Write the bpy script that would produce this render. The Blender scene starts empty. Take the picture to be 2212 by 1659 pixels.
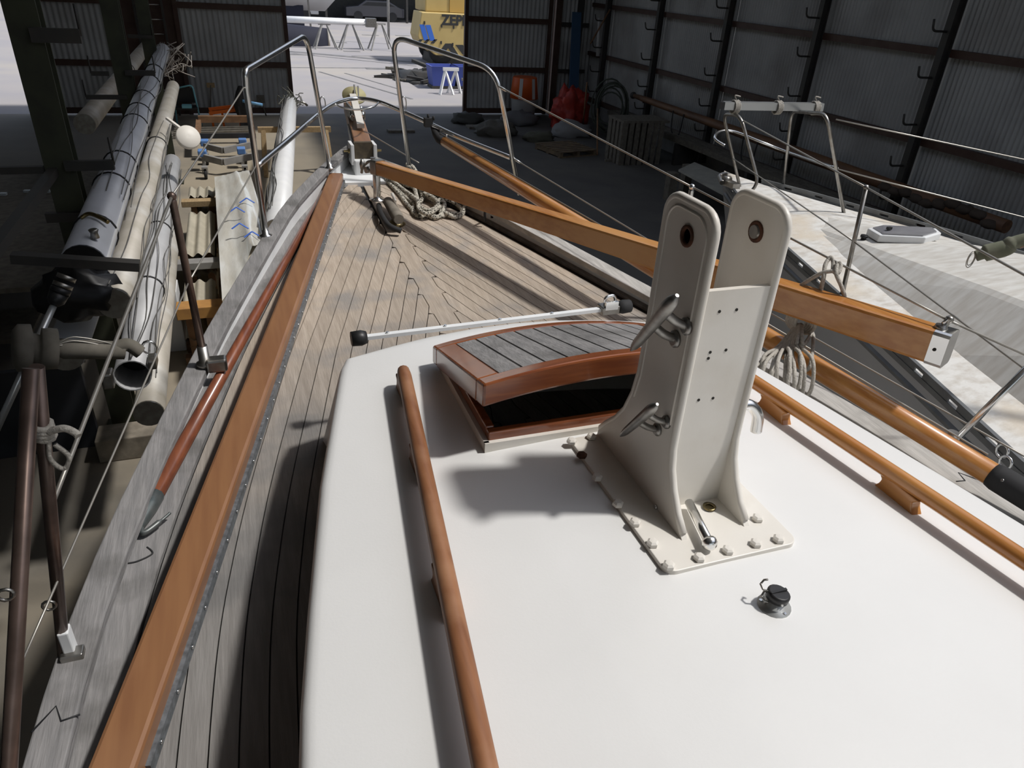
import bpy, bmesh, math, random
from mathutils import Vector, Matrix, noise

SC = bpy.context.scene
COL = SC.collection
random.seed(11)
R_ = random.Random(5)

# ------------------------------------------------------------------ camera
# All coordinates below are written relative to the eye height (z = 0 at the lens);
# OZ lifts the finished geometry so that the shed floor lies at z = 0.
OZ = 3.8
FL = -3.8                      # shed floor, relative to the eye
F, CX, CY = 1541.0, 1106.0, 829.5
_y = Vector((467 - CX, CY + 101, -F)).normalized()
_z = Vector((176.0, 2671.0, 1541.0)); _z = (_z - _y * _z.dot(_y)).normalized()
_x = _y.cross(_z)
RM = Matrix((_x, _y, _z))      # camera space -> world space
cam = bpy.data.cameras.new('camera')
cam.sensor_fit = 'HORIZONTAL'; cam.sensor_width = 36.0
cam.lens = 36.0 * F / 2212.0
cam.clip_start = 0.02; cam.clip_end = 500
camo = bpy.data.objects.new('camera', cam)
camo.matrix_world = Matrix.Translation((0, 0, OZ)) @ RM.to_4x4()
COL.objects.link(camo)
SC.camera = camo

def ray(px, py): return RM @ Vector((px - CX, CY - py, -F))
def az(px, py, z): d = ray(px, py); return d * (z / d.z)
def ax(px, py, x): d = ray(px, py); return d * (x / d.x)
def ay(px, py, y): d = ray(px, py); return d * (y / d.y)

# ------------------------------------------------------------------ world, sun, exposure
W = bpy.data.worlds.new('world'); SC.world = W; W.use_nodes = True
nt = W.node_tree; bg = nt.nodes['Background']
sky = nt.nodes.new('ShaderNodeTexSky'); sky.sky_type = 'NISHITA'
sky.sun_disc = False; sky.sun_elevation = math.radians(58); sky.sun_rotation = math.radians(108)
sky.air_density = 1.0; sky.dust_density = 1.5; sky.ozone_density = 1.0
hs_ = nt.nodes.new('ShaderNodeHueSaturation'); hs_.inputs['Saturation'].default_value = 0.62
nt.links.new(sky.outputs[0], hs_.inputs['Color']); nt.links.new(hs_.outputs[0], bg.inputs[0]); bg.inputs[1].default_value = 0.18
SUN_EL, SUN_AZ = math.radians(58), math.radians(-18)   # azimuth from +x towards +y
sd = Vector((math.cos(SUN_EL) * math.cos(SUN_AZ), math.cos(SUN_EL) * math.sin(SUN_AZ), math.sin(SUN_EL)))
sl = bpy.data.lights.new('sun', 'SUN'); sl.energy = 4.8; sl.angle = math.radians(3.6); sl.color = (1.0, 0.975, 0.94)
so = bpy.data.objects.new('sun', sl); so.rotation_euler = sd.to_track_quat('Z', 'Y').to_euler(); so.location = (12, -2, 18)
COL.objects.link(so)
vs = SC.view_settings
vs.view_transform = 'Standard'; vs.look = 'None'; vs.exposure = 0.0; vs.gamma = 1.0; vs.use_curve_mapping = False

# ------------------------------------------------------------------ materials
def lin(c):
    return tuple(((v / 255.0) / 12.92 if v / 255.0 <= 0.04045 else ((v / 255.0 + 0.055) / 1.055) ** 2.4) for v in c)
MATS = {}
def mat(name, rgb, rough=0.6, metal=0.0, rgb2=None, scale=6.0, stretch=(1, 1, 1), bump=0.0, bscale=None, trans=0.0, detail=4.0, lo=0.35, hi=0.65, coat=0.0, spec=0.5, rgb3=None, scale3=2.0, rand=0.0):
    """rgb values are linear base colours; rgb2 is blended in by stretched noise, rgb3 by a second, broader noise."""
    if name in MATS: return MATS[name]
    m = bpy.data.materials.new(name); m.use_nodes = True
    t = m.node_tree; b = t.nodes['Principled BSDF']
    b.inputs['Base Color'].default_value = (*rgb, 1); b.inputs['Roughness'].default_value = rough
    b.inputs['Metallic'].default_value = metal
    b.inputs['Coat Weight'].default_value = coat; b.inputs['Coat Roughness'].default_value = 0.12
    b.inputs['Specular IOR Level'].default_value = spec
    if trans: b.inputs['Transmission Weight'].default_value = trans
    m.diffuse_color = (*rgb, 1)
    tc = t.nodes.new('ShaderNodeTexCoord')
    def nz(sc, st, det):
        mp = t.nodes.new('ShaderNodeMapping'); mp.inputs['Scale'].default_value = st
        t.links.new(tc.outputs['Object'], mp.inputs[0])
        n = t.nodes.new('ShaderNodeTexNoise'); n.inputs['Scale'].default_value = sc; n.inputs['Detail'].default_value = det
        t.links.new(mp.outputs[0], n.inputs['Vector']); return n
    colsock = None
    if rgb2 is not None:
        n = nz(scale, stretch, detail)
        r = t.nodes.new('ShaderNodeValToRGB')
        r.color_ramp.elements[0].position = lo; r.color_ramp.elements[1].position = hi
        r.color_ramp.elements[0].color = (*rgb, 1); r.color_ramp.elements[1].color = (*rgb2, 1)
        t.links.new(n.outputs[0], r.inputs[0]); colsock = r.outputs[0]
    if rgb3 is not None:
        n3 = nz(scale3, (1, 1, 1), 6.0)
        r3 = t.nodes.new('ShaderNodeValToRGB'); r3.color_ramp.elements[0].position = 0.5; r3.color_ramp.elements[1].position = 0.68
        t.links.new(n3.outputs[0], r3.inputs[0])
        mx = t.nodes.new('ShaderNodeMix'); mx.data_type = 'RGBA'
        t.links.new(r3.outputs[0], mx.inputs[0])
        if colsock: t.links.new(colsock, mx.inputs[6])
        else: mx.inputs[6].default_value = (*rgb, 1)
        mx.inputs[7].default_value = (*rgb3, 1); colsock = mx.outputs[2]
    if rand and colsock:
        oi = t.nodes.new('ShaderNodeObjectInfo'); mr = t.nodes.new('ShaderNodeMapRange')
        mr.inputs[3].default_value = 1 - rand; mr.inputs[4].default_value = 1 + rand
        t.links.new(oi.outputs['Random'], mr.inputs[0])
        hv = t.nodes.new('ShaderNodeHueSaturation'); t.links.new(mr.outputs[0], hv.inputs['Value'])
        t.links.new(colsock, hv.inputs['Color']); colsock = hv.outputs[0]
    if colsock: t.links.new(colsock, b.inputs['Base Color'])
    if bump:
        n2 = nz(bscale or scale, stretch, 5.0)
        bp = t.nodes.new('ShaderNodeBump'); bp.inputs['Strength'].default_value = bump; bp.inputs['Distance'].default_value = 0.01
        t.links.new(n2.outputs[0], bp.inputs['Height']); t.links.new(bp.outputs[0], b.inputs['Normal'])
    MATS[name] = m
    return m

M = {}
M['gelcoat'] = mat('gelcoat', (.755, .75, .735), .38, rgb2=(.725, .72, .705), scale=3, bump=.03, bscale=160, coat=.15)
M['cream'] = mat('cream_paint', (.74, .71, .655), .42, rgb2=(.70, .665, .605), scale=5, bump=.03, bscale=60, rgb3=(.64, .595, .525), scale3=4)
M['white_paint'] = mat('white_paint', (.78, .79, .79), .45, rgb2=(.70, .71, .71), scale=6)
M['teak'] = mat('weathered_teak', (.37, .305, .24), .85, rgb2=(.46, .385, .31), scale=9, stretch=(7, .6, 7), bump=.25, bscale=25, rgb3=(.29, .265, .24), scale3=4, rand=.09)
M['teak_sunlit'] = mat('sunlit_teak', (.37, .355, .33), .85, rgb2=(.47, .45, .42), scale=9, stretch=(6, .6, 6), bump=.3, bscale=25, rgb3=(.30, .285, .26), scale3=6, rand=.05)  # sunlit tone of the starboard capping rail, put into the wood colour
M['teak_grey'] = mat('grey_teak', (.185, .18, .178), .85, rgb2=(.26, .25, .245), scale=9, stretch=(6, .6, 6), bump=.3, bscale=25, rgb3=(.135, .13, .125), scale3=6, rand=.08)
def grey_aft(m):
    # side decks are more weathered than the scrubbed foredeck
    t = m.node_tree; b = t.nodes['Principled BSDF']; old = b.inputs['Base Color'].links[0].from_socket
    tc = t.nodes.new('ShaderNodeTexCoord'); sx = t.nodes.new('ShaderNodeSeparateXYZ'); t.links.new(tc.outputs['Object'], sx.inputs[0])
    n = t.nodes.new('ShaderNodeTexNoise'); n.inputs['Scale'].default_value = 3; t.links.new(tc.outputs['Object'], n.inputs['Vector'])
    a = t.nodes.new('ShaderNodeMath'); a.operation = 'MULTIPLY_ADD'; a.inputs[1].default_value = .8; t.links.new(n.outputs[0], a.inputs[0]); t.links.new(sx.outputs[1], a.inputs[2])
    r = t.nodes.new('ShaderNodeMapRange'); r.inputs[1].default_value = 2.5; r.inputs[2].default_value = 1.0; t.links.new(a.outputs[0], r.inputs[0])
    x = t.nodes.new('ShaderNodeMix'); x.data_type = 'RGBA'; t.links.new(r.outputs[0], x.inputs[0]); t.links.new(old, x.inputs[6])
    g = t.nodes.new('ShaderNodeHueSaturation'); g.inputs['Saturation'].default_value = .32; g.inputs['Value'].default_value = .5; t.links.new(old, g.inputs['Color']); t.links.new(g.outputs[0], x.inputs[7])
    t.links.new(x.outputs[2], b.inputs['Base Color'])
grey_aft(M['teak'])
M['cleat_steel'] = mat('cast_cleat', (.25, .24, .23), .42, 1.0, rgb2=(.36, .35, .33), scale=40)
M['caulk'] = mat('caulking', (.012, .012, .014), .7)
M['varnish'] = mat('varnished_pine', (.54, .25, .072), .28, rgb2=(.43, .17, .042), scale=5, stretch=(9, .5, 9), coat=.5, rgb3=(.58, .29, .10), scale3=1.5)
M['varnish_dark'] = mat('varnished_mahogany', (.20, .055, .02), .25, rgb2=(.31, .095, .03), scale=6, stretch=(1, 9, 9), coat=.6)
M['mahogany_y'] = mat('mahogany_pole', (.17, .055, .03), .3, rgb2=(.26, .085, .04), scale=6, stretch=(9, .6, 9), coat=.5)
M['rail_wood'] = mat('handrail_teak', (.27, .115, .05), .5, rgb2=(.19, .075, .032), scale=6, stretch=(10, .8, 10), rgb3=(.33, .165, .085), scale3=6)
M['worn_varnish'] = mat('worn_spar', (.27, .13, .058), .42, rgb2=(.22, .10, .046), scale=4, stretch=(9, .5, 9), coat=.2, rgb3=(.31, .16, .08), scale3=1.4)
M['steel'] = mat('stainless_steel', (.80, .80, .79), .22, 1.0)
M['steel_dull'] = mat('dull_steel', (.42, .41, .39), .38, 1.0, rgb2=(.30, .28, .25), scale=20)
M['bronze'] = mat('bronze', (.36, .27, .12), .35, 1.0, rgb2=(.22, .18, .10), scale=30)
M['wire'] = mat('wire_rope', (.40, .38, .34), .42, .7)
M['black'] = mat('black_plastic', (.015, .015, .016), .45)
M['rubber'] = mat('dull_black', (.02, .02, .021), .8)
M['rust'] = mat('rust', (.10, .035, .015), .9, rgb2=(.05, .02, .01), scale=40)
M['rope_grey'] = mat('rope_grey', (.47, .44, .39), .85, rgb2=(.36, .335, .29), scale=90, bump=.5, bscale=180)
M['dark_hole'] = mat('shadowed_bore', (.02, .017, .014), .9)

# ------------------------------------------------------------------ mesh building
class MB:
    def __init__(s): s.v = []; s.f = []; s.sm = []
    def add(s, vs, fs, smooth=False):
        o = len(s.v); s.v += [Vector(p) for p in vs]
        for f in fs: s.f.append(tuple(i + o for i in f)); s.sm.append(smooth)
        return s
    def box(s, c, d, rot=None):
        x, y, z = d[0] / 2, d[1] / 2, d[2] / 2
        vs = [Vector(p) for p in ((-x, -y, -z), (x, -y, -z), (x, y, -z), (-x, y, -z), (-x, -y, z), (x, -y, z), (x, y, z), (-x, y, z))]
        if rot is not None: vs = [rot @ v for v in vs]
        c = Vector(c)
        return s.add([c + v for v in vs], BOXF)
    def bb(s, a, b):
        return s.box([(a[i] + b[i]) / 2 for i in range(3)], [abs(b[i] - a[i]) for i in range(3)])
    def beam(s, a, b, w, h, up=(0, 0, 1), bev=0.0, w2=None, h2=None):
        """rectangular bar from a to b, optionally with chamfered edges and a taper"""
        a, b = Vector(a), Vector(b); d = (b - a).normalized(); up = Vector(up)
        r = d.cross(up).normalized(); u = r.cross(d).normalized()
        w2 = w2 or w; h2 = h2 or h
        def ring(c, w, h):
            if bev <= 0: pts = [(-w / 2, -h / 2), (w / 2, -h / 2), (w / 2, h / 2), (-w / 2, h / 2)]
            else:
                e = bev; X, Y = w / 2, h / 2
                k = e * .3
                pts = [(-X + e, -Y), (X - e, -Y), (X - k, -Y + k), (X, -Y + e), (X, Y - e), (X - k, Y - k), (X - e, Y), (-X + e, Y), (-X + k, Y - k), (-X, Y - e), (-X, -Y + e), (-X + k, -Y + k)]
            return [c + r * p[0] + u * p[1] for p in pts]
        ra, rb = ring(a, w, h), ring(b, w2, h2); n = len(ra)
        fs = [(i, (i + 1) % n, n + (i + 1) % n, n + i) for i in range(n)]
        fs += [tuple(reversed(range(n))), tuple(range(n, 2 * n))]
        return s.add(ra + rb, fs)
    def tube(s, pts, r, n=10, closed=False, cap=True, smooth=True):
        pts = [Vector(p) for p in pts]; N = len(pts)
        rr = r if isinstance(r, (list, tuple)) else [r] * N
        vs = []; prev = None
        for i, p in enumerate(pts):
            if closed: d = pts[(i + 1) % N] - pts[i - 1]
            elif i == 0: d = pts[1] - p
            elif i == N - 1: d = p - pts[i - 1]
            else: d = (pts[i + 1] - p).normalized() + (p - pts[i - 1]).normalized()
            d = d.normalized() if d.length > 1e-9 else Vector((0, 0, 1))
            if prev is None:
                t = Vector((0, 0, 1)) if abs(d.z) < .9 else Vector((1, 0, 0))
                u = d.cross(t).normalized()
            else:
                u = prev - d * prev.dot(d)
                u = u.normalized() if u.length > 1e-6 else d.orthogonal().normalized()
            prev = u; w = d.cross(u)
            for k in range(n):
                a = 2 * math.pi * k / n
                vs.append(p + (u * math.cos(a) + w * math.sin(a)) * rr[i])
        fs = []
        M_ = N if closed else N - 1
        for i in range(M_):
            j = (i + 1) % N
            for k in range(n): fs.append((i * n + k, i * n + (k + 1) % n, j * n + (k + 1) % n, j * n + k))
        s.add(vs, fs, smooth)
        if cap and not closed:
            s.add(vs[:n], [tuple(reversed(range(n)))]); s.add(vs[-n:], [tuple(range(n))])
        return s
    def lathe(s, base, axis, prof, n=16, smooth=True):
        """prof: list of (radius, height along axis)"""
        base = Vector(base); axis = Vector(axis).normalized(); u = axis.orthogonal().normalized(); w = axis.cross(u)
        vs = []
        for (r, h) in prof:
            for k in range(n):
                a = 2 * math.pi * k / n; vs.append(base + axis * h + (u * math.cos(a) + w * math.sin(a)) * r)
        fs = [(i * n + k, i * n + (k + 1) % n, (i + 1) * n + (k + 1) % n, (i + 1) * n + k) for i in range(len(prof) - 1) for k in range(n)]
        s.add(vs, fs, smooth)
        s.add(vs[:n], [tuple(reversed(range(n)))]); s.add(vs[-n:], [tuple(range(n))])
        return s
    def ball(s, c, r, n=10, squash=(1, 1, 1), lump=0.0, seed=0):
        c = Vector(c); vs = []; m = n
        for i in range(m + 1):
            th = math.pi * i / m
            for k in range(n * 2):
                ph = math.pi * k / n
                d = Vector((math.sin(th) * math.cos(ph), math.sin(th) * math.sin(ph), math.cos(th)))
                q = 1 + lump * noise.noise(d * 2.3 + Vector((seed, seed * .7, 0))) + lump * .5 * noise.noise(d * 6 + Vector((0, seed, 3)))
                vs.append(c + Vector((d.x * squash[0], d.y * squash[1], d.z * squash[2])) * r * q)
        w = n * 2
        fs = [(i * w + k, (i + 1) * w + k, (i + 1) * w + (k + 1) % w, i * w + (k + 1) % w) for i in range(m) for k in range(w)]
        return s.add(vs, fs, True)
    def loft(s, rings, closed=True, cap=True, smooth=False):
        n = len(rings[0]); vs = [p for r in rings for p in r]
        fs = [(i * n + k, i * n + (k + 1) % n, (i + 1) * n + (k + 1) % n, (i + 1) * n + k) for i in range(len(rings) - 1) for k in range(n if closed else n - 1)]
        s.add(vs, fs, smooth)
        if cap and closed:
            s.add(rings[0], [tuple(reversed(range(n)))]); s.add(rings[-1], [tuple(range(n))])
        return s
    def slab(s, top, th, axis=(0, 0, -1)):
        """polygon extruded along axis"""
        n = len(top); ax_ = Vector(axis) * th
        vs = [Vector(p) for p in top] + [Vector(p) + ax_ for p in top]
        fs = [tuple(range(n)), tuple(reversed(range(n, 2 * n)))] + [(i, n + i, n + (i + 1) % n, (i + 1) % n) for i in range(n)]
        return s.add(vs, fs)
    def corr(s, a, b, up, pitch, amp, nrm, seg=6):
        """corrugated sheet: width runs a->b, height vector up, waves along nrm"""
        a, b, up, nrm = Vector(a), Vector(b), Vector(up), Vector(nrm).normalized()
        L = (b - a).length; n = max(2, int(L / pitch * seg)); vs = []
        for i in range(n + 1):
            t = i / n; p = a + (b - a) * t + nrm * amp * math.sin(2 * math.pi * t * L / pitch)
            vs += [p, p + up]
        return s.add(vs, [(2 * i, 2 * i + 2, 2 * i + 3, 2 * i + 1) for i in range(n)], True)
BOXF = [(0, 3, 2, 1), (4, 5, 6, 7), (0, 1, 5, 4), (1, 2, 6, 5), (2, 3, 7, 6), (3, 0, 4, 7)]

BASE = {}
def root(name, loc, label, cat, group=None):
    o = bpy.data.objects.new(name, None); COL.objects.link(o)
    o.empty_display_size = .1
    o.location = (loc[0], loc[1], loc[2] + OZ); BASE[o.name] = Vector(o.location)
    o['label'] = label; o['category'] = cat
    if group: o['group'] = group
    return o
def part(name, mb, m, parent=None, label=None, cat=None, group=None, kind=None, bevel=0.0, fix=True):
    me = bpy.data.meshes.new(name)
    b0 = BASE[parent.name] if parent else Vector((0, 0, 0))
    off = Vector((0, 0, OZ)) - b0
    me.from_pydata([v + off for v in mb.v], [], mb.f)
    me.polygons.foreach_set('use_smooth', mb.sm)
    me.update()
    if fix:
        bm = bmesh.new(); bm.from_mesh(me)
        bmesh.ops.remove_doubles(bm, verts=bm.verts, dist=1e-5)
        bmesh.ops.recalc_face_normals(bm, faces=bm.faces)
        if bevel: bmesh.ops.bevel(bm, geom=bm.edges[:], offset=bevel, segments=2, affect='EDGES', profile=.5, clamp_overlap=True)
        bm.to_mesh(me); bm.free()
    o = bpy.data.objects.new(name, me); COL.objects.link(o)
    me.materials.append(M[m] if isinstance(m, str) else m)
    if parent: o.parent = parent
    BASE[o.name] = b0
    if label: o['label'] = label
    if cat: o['category'] = cat
    if group: o['group'] = group
    if kind: o['kind'] = kind
    return o
def smooth_path(pts, k=8, closed=False):
    P = [Vector(p) for p in pts]; n = len(P); out = []
    for i in range(n if closed else n - 1):
        if closed: p0, p1, p2, p3 = P[i - 1], P[i], P[(i + 1) % n], P[(i + 2) % n]
        else: p0, p1, p2, p3 = P[max(i - 1, 0)], P[i], P[i + 1], P[min(i + 2, n - 1)]
        for j in range(k):
            t = j / k
            out.append(.5 * ((2 * p1) + (p2 - p0) * t + (2 * p0 - 5 * p1 + 4 * p2 - p3) * t * t + (3 * p1 - p0 - 3 * p2 + p3) * t ** 3))
    if not closed: out.append(P[-1])
    return out
def rounded(pts, r, k=6):
    """polyline with rounded corners"""
    P = [Vector(p) for p in pts]; out = [P[0]]
    for i in range(1, len(P) - 1):
        a, b, c = P[i - 1], P[i], P[i + 1]
        d1 = (a - b); d2 = (c - b); q = min(r, d1.length * .45, d2.length * .45)
        s_, e_ = b + d1.normalized() * q, b + d2.normalized() * q
        for j in range(k + 1):
            t = j / k; out.append((1 - t) ** 2 * s_ + 2 * t * (1 - t) * b + t * t * e_)
    out.append(P[-1]); return out
def wire(name, a, b, r, parent=None, label=None, cat=None, m='wire', sag=0.0, group=None):
    a, b = Vector(a), Vector(b); pts = []
    for i in range(9):
        t = i / 8; pts.append(a.lerp(b, t) - Vector((0, 0, 4 * sag * t * (1 - t))))
    return part(name, MB().tube(pts, r, 6), m, parent, label, cat, group)
def interp(tab, x):
    if x <= tab[0][0]: return tab[0][1]
    for (x0, y0), (x1, y1) in zip(tab, tab[1:]):
        if x <= x1: return y0 + (y1 - y0) * (x - x0) / (x1 - x0)
    return tab[-1][1]

# ================================================================== SETTING
def shed_floor():
    # grey slab; sandy dust to port, its pale colour also standing for sunlight
    m = mat('shed_concrete', (.105, .102, .096), .9, rgb2=(.085, .082, .078), scale=1.4, bump=.15, bscale=14, rgb3=(.125, .118, .105), scale3=.5)
    t = m.node_tree; b = t.nodes['Principled BSDF']; old = b.inputs['Base Color'].links[0].from_socket
    tc = t.nodes.new('ShaderNodeTexCoord'); sx = t.nodes.new('ShaderNodeSeparateXYZ'); t.links.new(tc.outputs['Object'], sx.inputs[0])
    n = t.nodes.new('ShaderNodeTexNoise'); n.inputs['Scale'].default_value = .9; n.inputs['Detail'].default_value = 7; t.links.new(tc.outputs['Object'], n.inputs['Vector'])
    a = t.nodes.new('ShaderNodeMath'); a.operation = 'MULTIPLY_ADD'; a.inputs[1].default_value = 2.4; t.links.new(n.outputs[0], a.inputs[0]); t.links.new(sx.outputs[0], a.inputs[2])
    r = t.nodes.new('ShaderNodeMapRange'); r.inputs[1].default_value = 4.2; r.inputs[2].default_value = 1.6; t.links.new(a.outputs[0], r.inputs[0])
    r2 = t.nodes.new('ShaderNodeMapRange'); r2.inputs[1].default_value = -.5; r2.inputs[2].default_value = .5; r2.inputs[3].default_value = .25; t.links.new(a.outputs[0], r2.inputs[0])
    ml = t.nodes.new('ShaderNodeMath'); ml.operation = 'MULTIPLY'; t.links.new(r.outputs[0], ml.inputs[0]); t.links.new(r2.outputs[0], ml.inputs[1])
    x = t.nodes.new('ShaderNodeMix'); x.data_type = 'RGBA'; t.links.new(ml.outputs[0], x.inputs[0]); t.links.new(old, x.inputs[6]); x.inputs[7].default_value = (.33, .28, .205, 1)
    t.links.new(x.outputs[2], b.inputs['Base Color']); return m
M['concrete'] = shed_floor()
M['yard'] = mat('yard_concrete', (.27, .252, .245), .9, rgb2=(.235, .225, .235), scale=.35, bump=.1, bscale=8, rgb3=(.30, .275, .245), scale3=.18)
M['sheet_wall'] = mat('galvanised_sheet', (.40, .405, .40), .55, .1, rgb2=(.33, .335, .335), scale=1.2, rgb3=(.28, .275, .265), scale3=.6)
M['sheet_door'] = mat('door_sheet', (.43, .44, .435), .6, .1, rgb2=(.35, .355, .35), scale=1.5)
M['dark_steel'] = mat('dark_steel', (.035, .035, .033), .6, .2, rgb2=(.05, .045, .04), scale=5)
M['brown_steel'] = mat('brown_painted_steel', (.065, .036, .026), .6, .1, rgb2=(.05, .022, .014), scale=4)
M['green_steel'] = mat('dark_green_steel', (.045, .05, .028), .6, .1, rgb2=(.03, .032, .02), scale=5)
M['plinth'] = mat('plinth_concrete', (.24, .235, .23), .9, rgb2=(.18, .175, .17), scale=2)
M['roof'] = mat('roof_sheet', (.30, .30, .30), .7)

def clear_sheet():
    m = bpy.data.materials.new('clear_roof_sheet'); m.use_nodes = True; t = m.node_tree
    t.nodes.remove(t.nodes['Principled BSDF'])
    a = t.nodes.new('ShaderNodeBsdfTransparent'); a.inputs[0].default_value = (.70, .70, .70, 1)
    b = t.nodes.new('ShaderNodeBsdfTranslucent'); b.inputs[0].default_value = (.9, .9, .88, 1)
    x = t.nodes.new('ShaderNodeMixShader'); x.inputs[0].default_value = .12
    t.links.new(a.outputs[0], x.inputs[1]); t.links.new(b.outputs[0], x.inputs[2])
    t.links.new(x.outputs[0], t.nodes['Material Output'].inputs[0]); return m
M['clear'] = clear_sheet()

WX, WY = 10.5, 22.05            # right wall, far wall
part('floor', MB().bb((-9.2, -9, FL - .2), (10.8, WY, FL)), 'concrete', kind='structure')
yg = part('yard_ground', MB().bb((-60, WY, FL - .2), (70, 130, FL)), 'yard', kind='structure')
M['yard_dark'] = mat('dark_ground', (.10, .10, .105), .9, rgb2=(.16, .155, .15), scale=3)
for pa_, pb_, w_ in (((600, 109), (920, 137), .45), ((600, 112), (900, 143), .12), ((600, 146), (800, 147), .16), ((790, 148), (850, 149), .5), ((690, 155), (890, 214), .10), ((745, 158), (860, 192), .08), ((760, 121), (905, 121), .12)):
    part('ground_strip', MB().beam(az(*pa_, FL + .002), az(*pb_, FL + .002), w_, .012), 'yard_dark', yg)  # dark flat strips across the yard ground
for px_, py_, w_ in ((735, 92, .7), (760, 111, .8), (800, 76, 1.0), (870, 77, .9), (640, 118, 1.6)):
    part('yard_patch', MB().box(az(px_, py_, FL + .003), (w_, .35, .012)), 'yard_dark', yg)

# --- right wall: plinth, sheet bays, girts, posts
wr = part('wall_right', MB().bb((WX - .06, -9, FL), (WX + .25, WY + .2, FL + .42)), 'plinth', kind='structure')
posts_y = [20.8, 17.85, 14.9, 12.0, 9.15, 6.2, 3.2, .2, -2.8, -5.8]
edges = [WY + .2] + posts_y + [-9]
for y1, y0 in zip(edges, edges[1:]):
    part('corrugated_sheet', MB().corr((WX + .1, y0, FL + .42), (WX + .1, y1, FL + .42), (0, 0, 6.1), .085, .018, (1, 0, 0)), 'sheet_wall', wr, fix=False)
for z in (-3.3, -2.01, -.69, .65, 2.0):
    part('girt', MB().bb((WX - .05, -9, z - .06), (WX + .06, WY, z + .05)), 'brown_steel', wr)
for y in posts_y:
    mb = MB().bb((WX - .2, y - .06, FL + .1), (WX - .18, y + .06, 2.7)).bb((WX - .18, y - .008, FL + .1), (WX - .06, y + .008, 2.7)).bb((WX - .06, y - .06, FL + .1), (WX - .045, y + .06, 2.7))
    part('post', mb, 'dark_steel', wr)
hook_pts = []
for y in posts_y[:6]:
    for z in (-2.95, -2.4, -1.75, -1.05, -.4, .15):
        p = rounded([(WX - .19, y, z), (WX - .48, y, z), (WX - .52, y, z + .16)], .07)
        part('hook', MB().tube(p, .017, 7), 'dark_steel', wr)

# --- far wall with its sliding doors
def leaf(name, x0, x1, y, rails, z1=2.6):
    o = part(name, MB().corr((x0, y, FL + .04), (x1, y, FL + .04), (0, 0, z1 - FL), .13, .02, (0, -1, 0)), 'sheet_door', kind='structure', fix=False)
    for xa in (x0, x1 - .1):
        part('door_stile', MB().bb((xa, y - .08, FL + .02), (xa + .1, y + .03, z1)), 'brown_steel', o)
    for z in rails:
        part('door_rail', MB().bb((x0 + .1, y - .07, z - .07), (x1 - .1, y + .0, z + .07)), 'brown_steel', o)
    return o
leaf('door_1', -1.19, 1.54, 21.9, (FL + .12, -2.52, -1.17, .2))
leaf('door_2', 6.42, 9.1, 21.9, (FL + .12, -2.52, -1.2, .2))
leaf('door_3', -4.65, -2.4, 21.9, (FL + .12, -2.55, -1.15, .2))
wf = part('wall_far', MB().corr((9.2, 22.12, FL), (WX + .2, 22.12, FL), (0, 0, 6.5), .13, .02, (0, -1, 0)), 'sheet_wall', kind='structure', fix=False)
part('wall_header', MB().bb((-9.2, 21.97, 1.6), (WX + .3, 22.1, 2.75)), 'brown_steel', wf)
part('wall_panel', MB().bb((-2.5, 22.02, FL), (-1.15, 22.12, 1.7)), 'brown_steel', wf)  # dark sheet put in for the unlit gap behind the rungs
part('wall_panel', MB().bb((-9.2, 22.02, FL), (-8.0, 22.12, 1.7)), 'sheet_wall', wf)
part('wall_stud', MB().bb((9.25, 21.94, FL), (9.45, 22.12, 1.7)), 'brown_steel', wf)
part('wall_stud', MB().bb((10.0, 21.94, FL), (10.15, 22.12, 1.7)), 'dark_steel', wf)
part('wall_rail', MB().bb((9.4, 22.02, -1.32), (10.4, 22.1, -1.2)), 'dark_steel', wf)
part('wall_rail', MB().bb((9.4, 22.02, -2.6), (10.4, 22.1, -2.5)), 'dark_steel', wf)
for k in range(9):
    z = -3.5 + k * .33
    part('rung', MB().tube([(-2.05, 21.82, z), (-1.45, 21.82, z)], .016, 6), 'steel_dull', wf)
part('ladder_stile', MB().bb((-2.09, 21.79, FL), (-2.04, 21.85, 0)), 'dark_steel', wf)
part('ladder_stile', MB().bb((-1.46, 21.79, FL), (-1.41, 21.85, 0)), 'dark_steel', wf)
# --- left wall and the wall behind the viewer (opening shaped to let in fill light)
part('wall_left', MB().corr((-9, -9, FL), (-9, WY, FL), (0, 0, 6.5), .13, .02, (1, 0, 0)), 'sheet_wall', kind='structure', fix=False)
wn = part('wall_near', MB().corr((-9, -9, FL), (-3.5, -9, FL), (0, 0, 6.5), .13, .02, (0, 1, 0)), 'sheet_wall', kind='structure', fix=False)
part('wall_panel', MB().corr((6.5, -9, FL), (WX, -9, FL), (0, 0, 6.5), .13, .02, (0, 1, 0)), 'sheet_wall', wn, fix=False)
part('wall_header', MB().bb((-3.6, -9.1, 1.2), (6.6, -8.95, 2.75)), 'brown_steel', wn)
# --- roof with clear sheets let into it
RZ = 2.7
AX0, AX1, AX2, AY0, AY1, AY2 = 1.75, 5.55, 8.6, -6.0, 5.0, 18.4     # clear areas of the roof
rf = part('ceiling', MB().bb((-9.2, -9.2, RZ), (AX0, 22.02, RZ + .1)), 'roof', kind='structure')
for a, b in (((AX1, AY1), (10.9, 22.02)), ((AX2, -9.2), (10.9, AY1)), ((AX0, AY2), (AX1, 22.02)), ((AX0, -9.2), (AX2, AY0))):
    part('roof_panel', MB().bb((a[0], a[1], RZ), (b[0], b[1], RZ + .1)), 'roof', rf)
for i, (a, b) in enumerate((((AX0, AY0), (AX1, AY2)), ((AX1, AY0), (AX2, AY1)))):
    part('window_%d' % (i + 1), MB().add([(a[0], a[1], RZ + .05), (b[0], a[1], RZ + .05), (b[0], b[1], RZ + .05), (a[0], b[1], RZ + .05)], [(0, 1, 2, 3)]), 'clear', kind='structure', fix=False)

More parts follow.
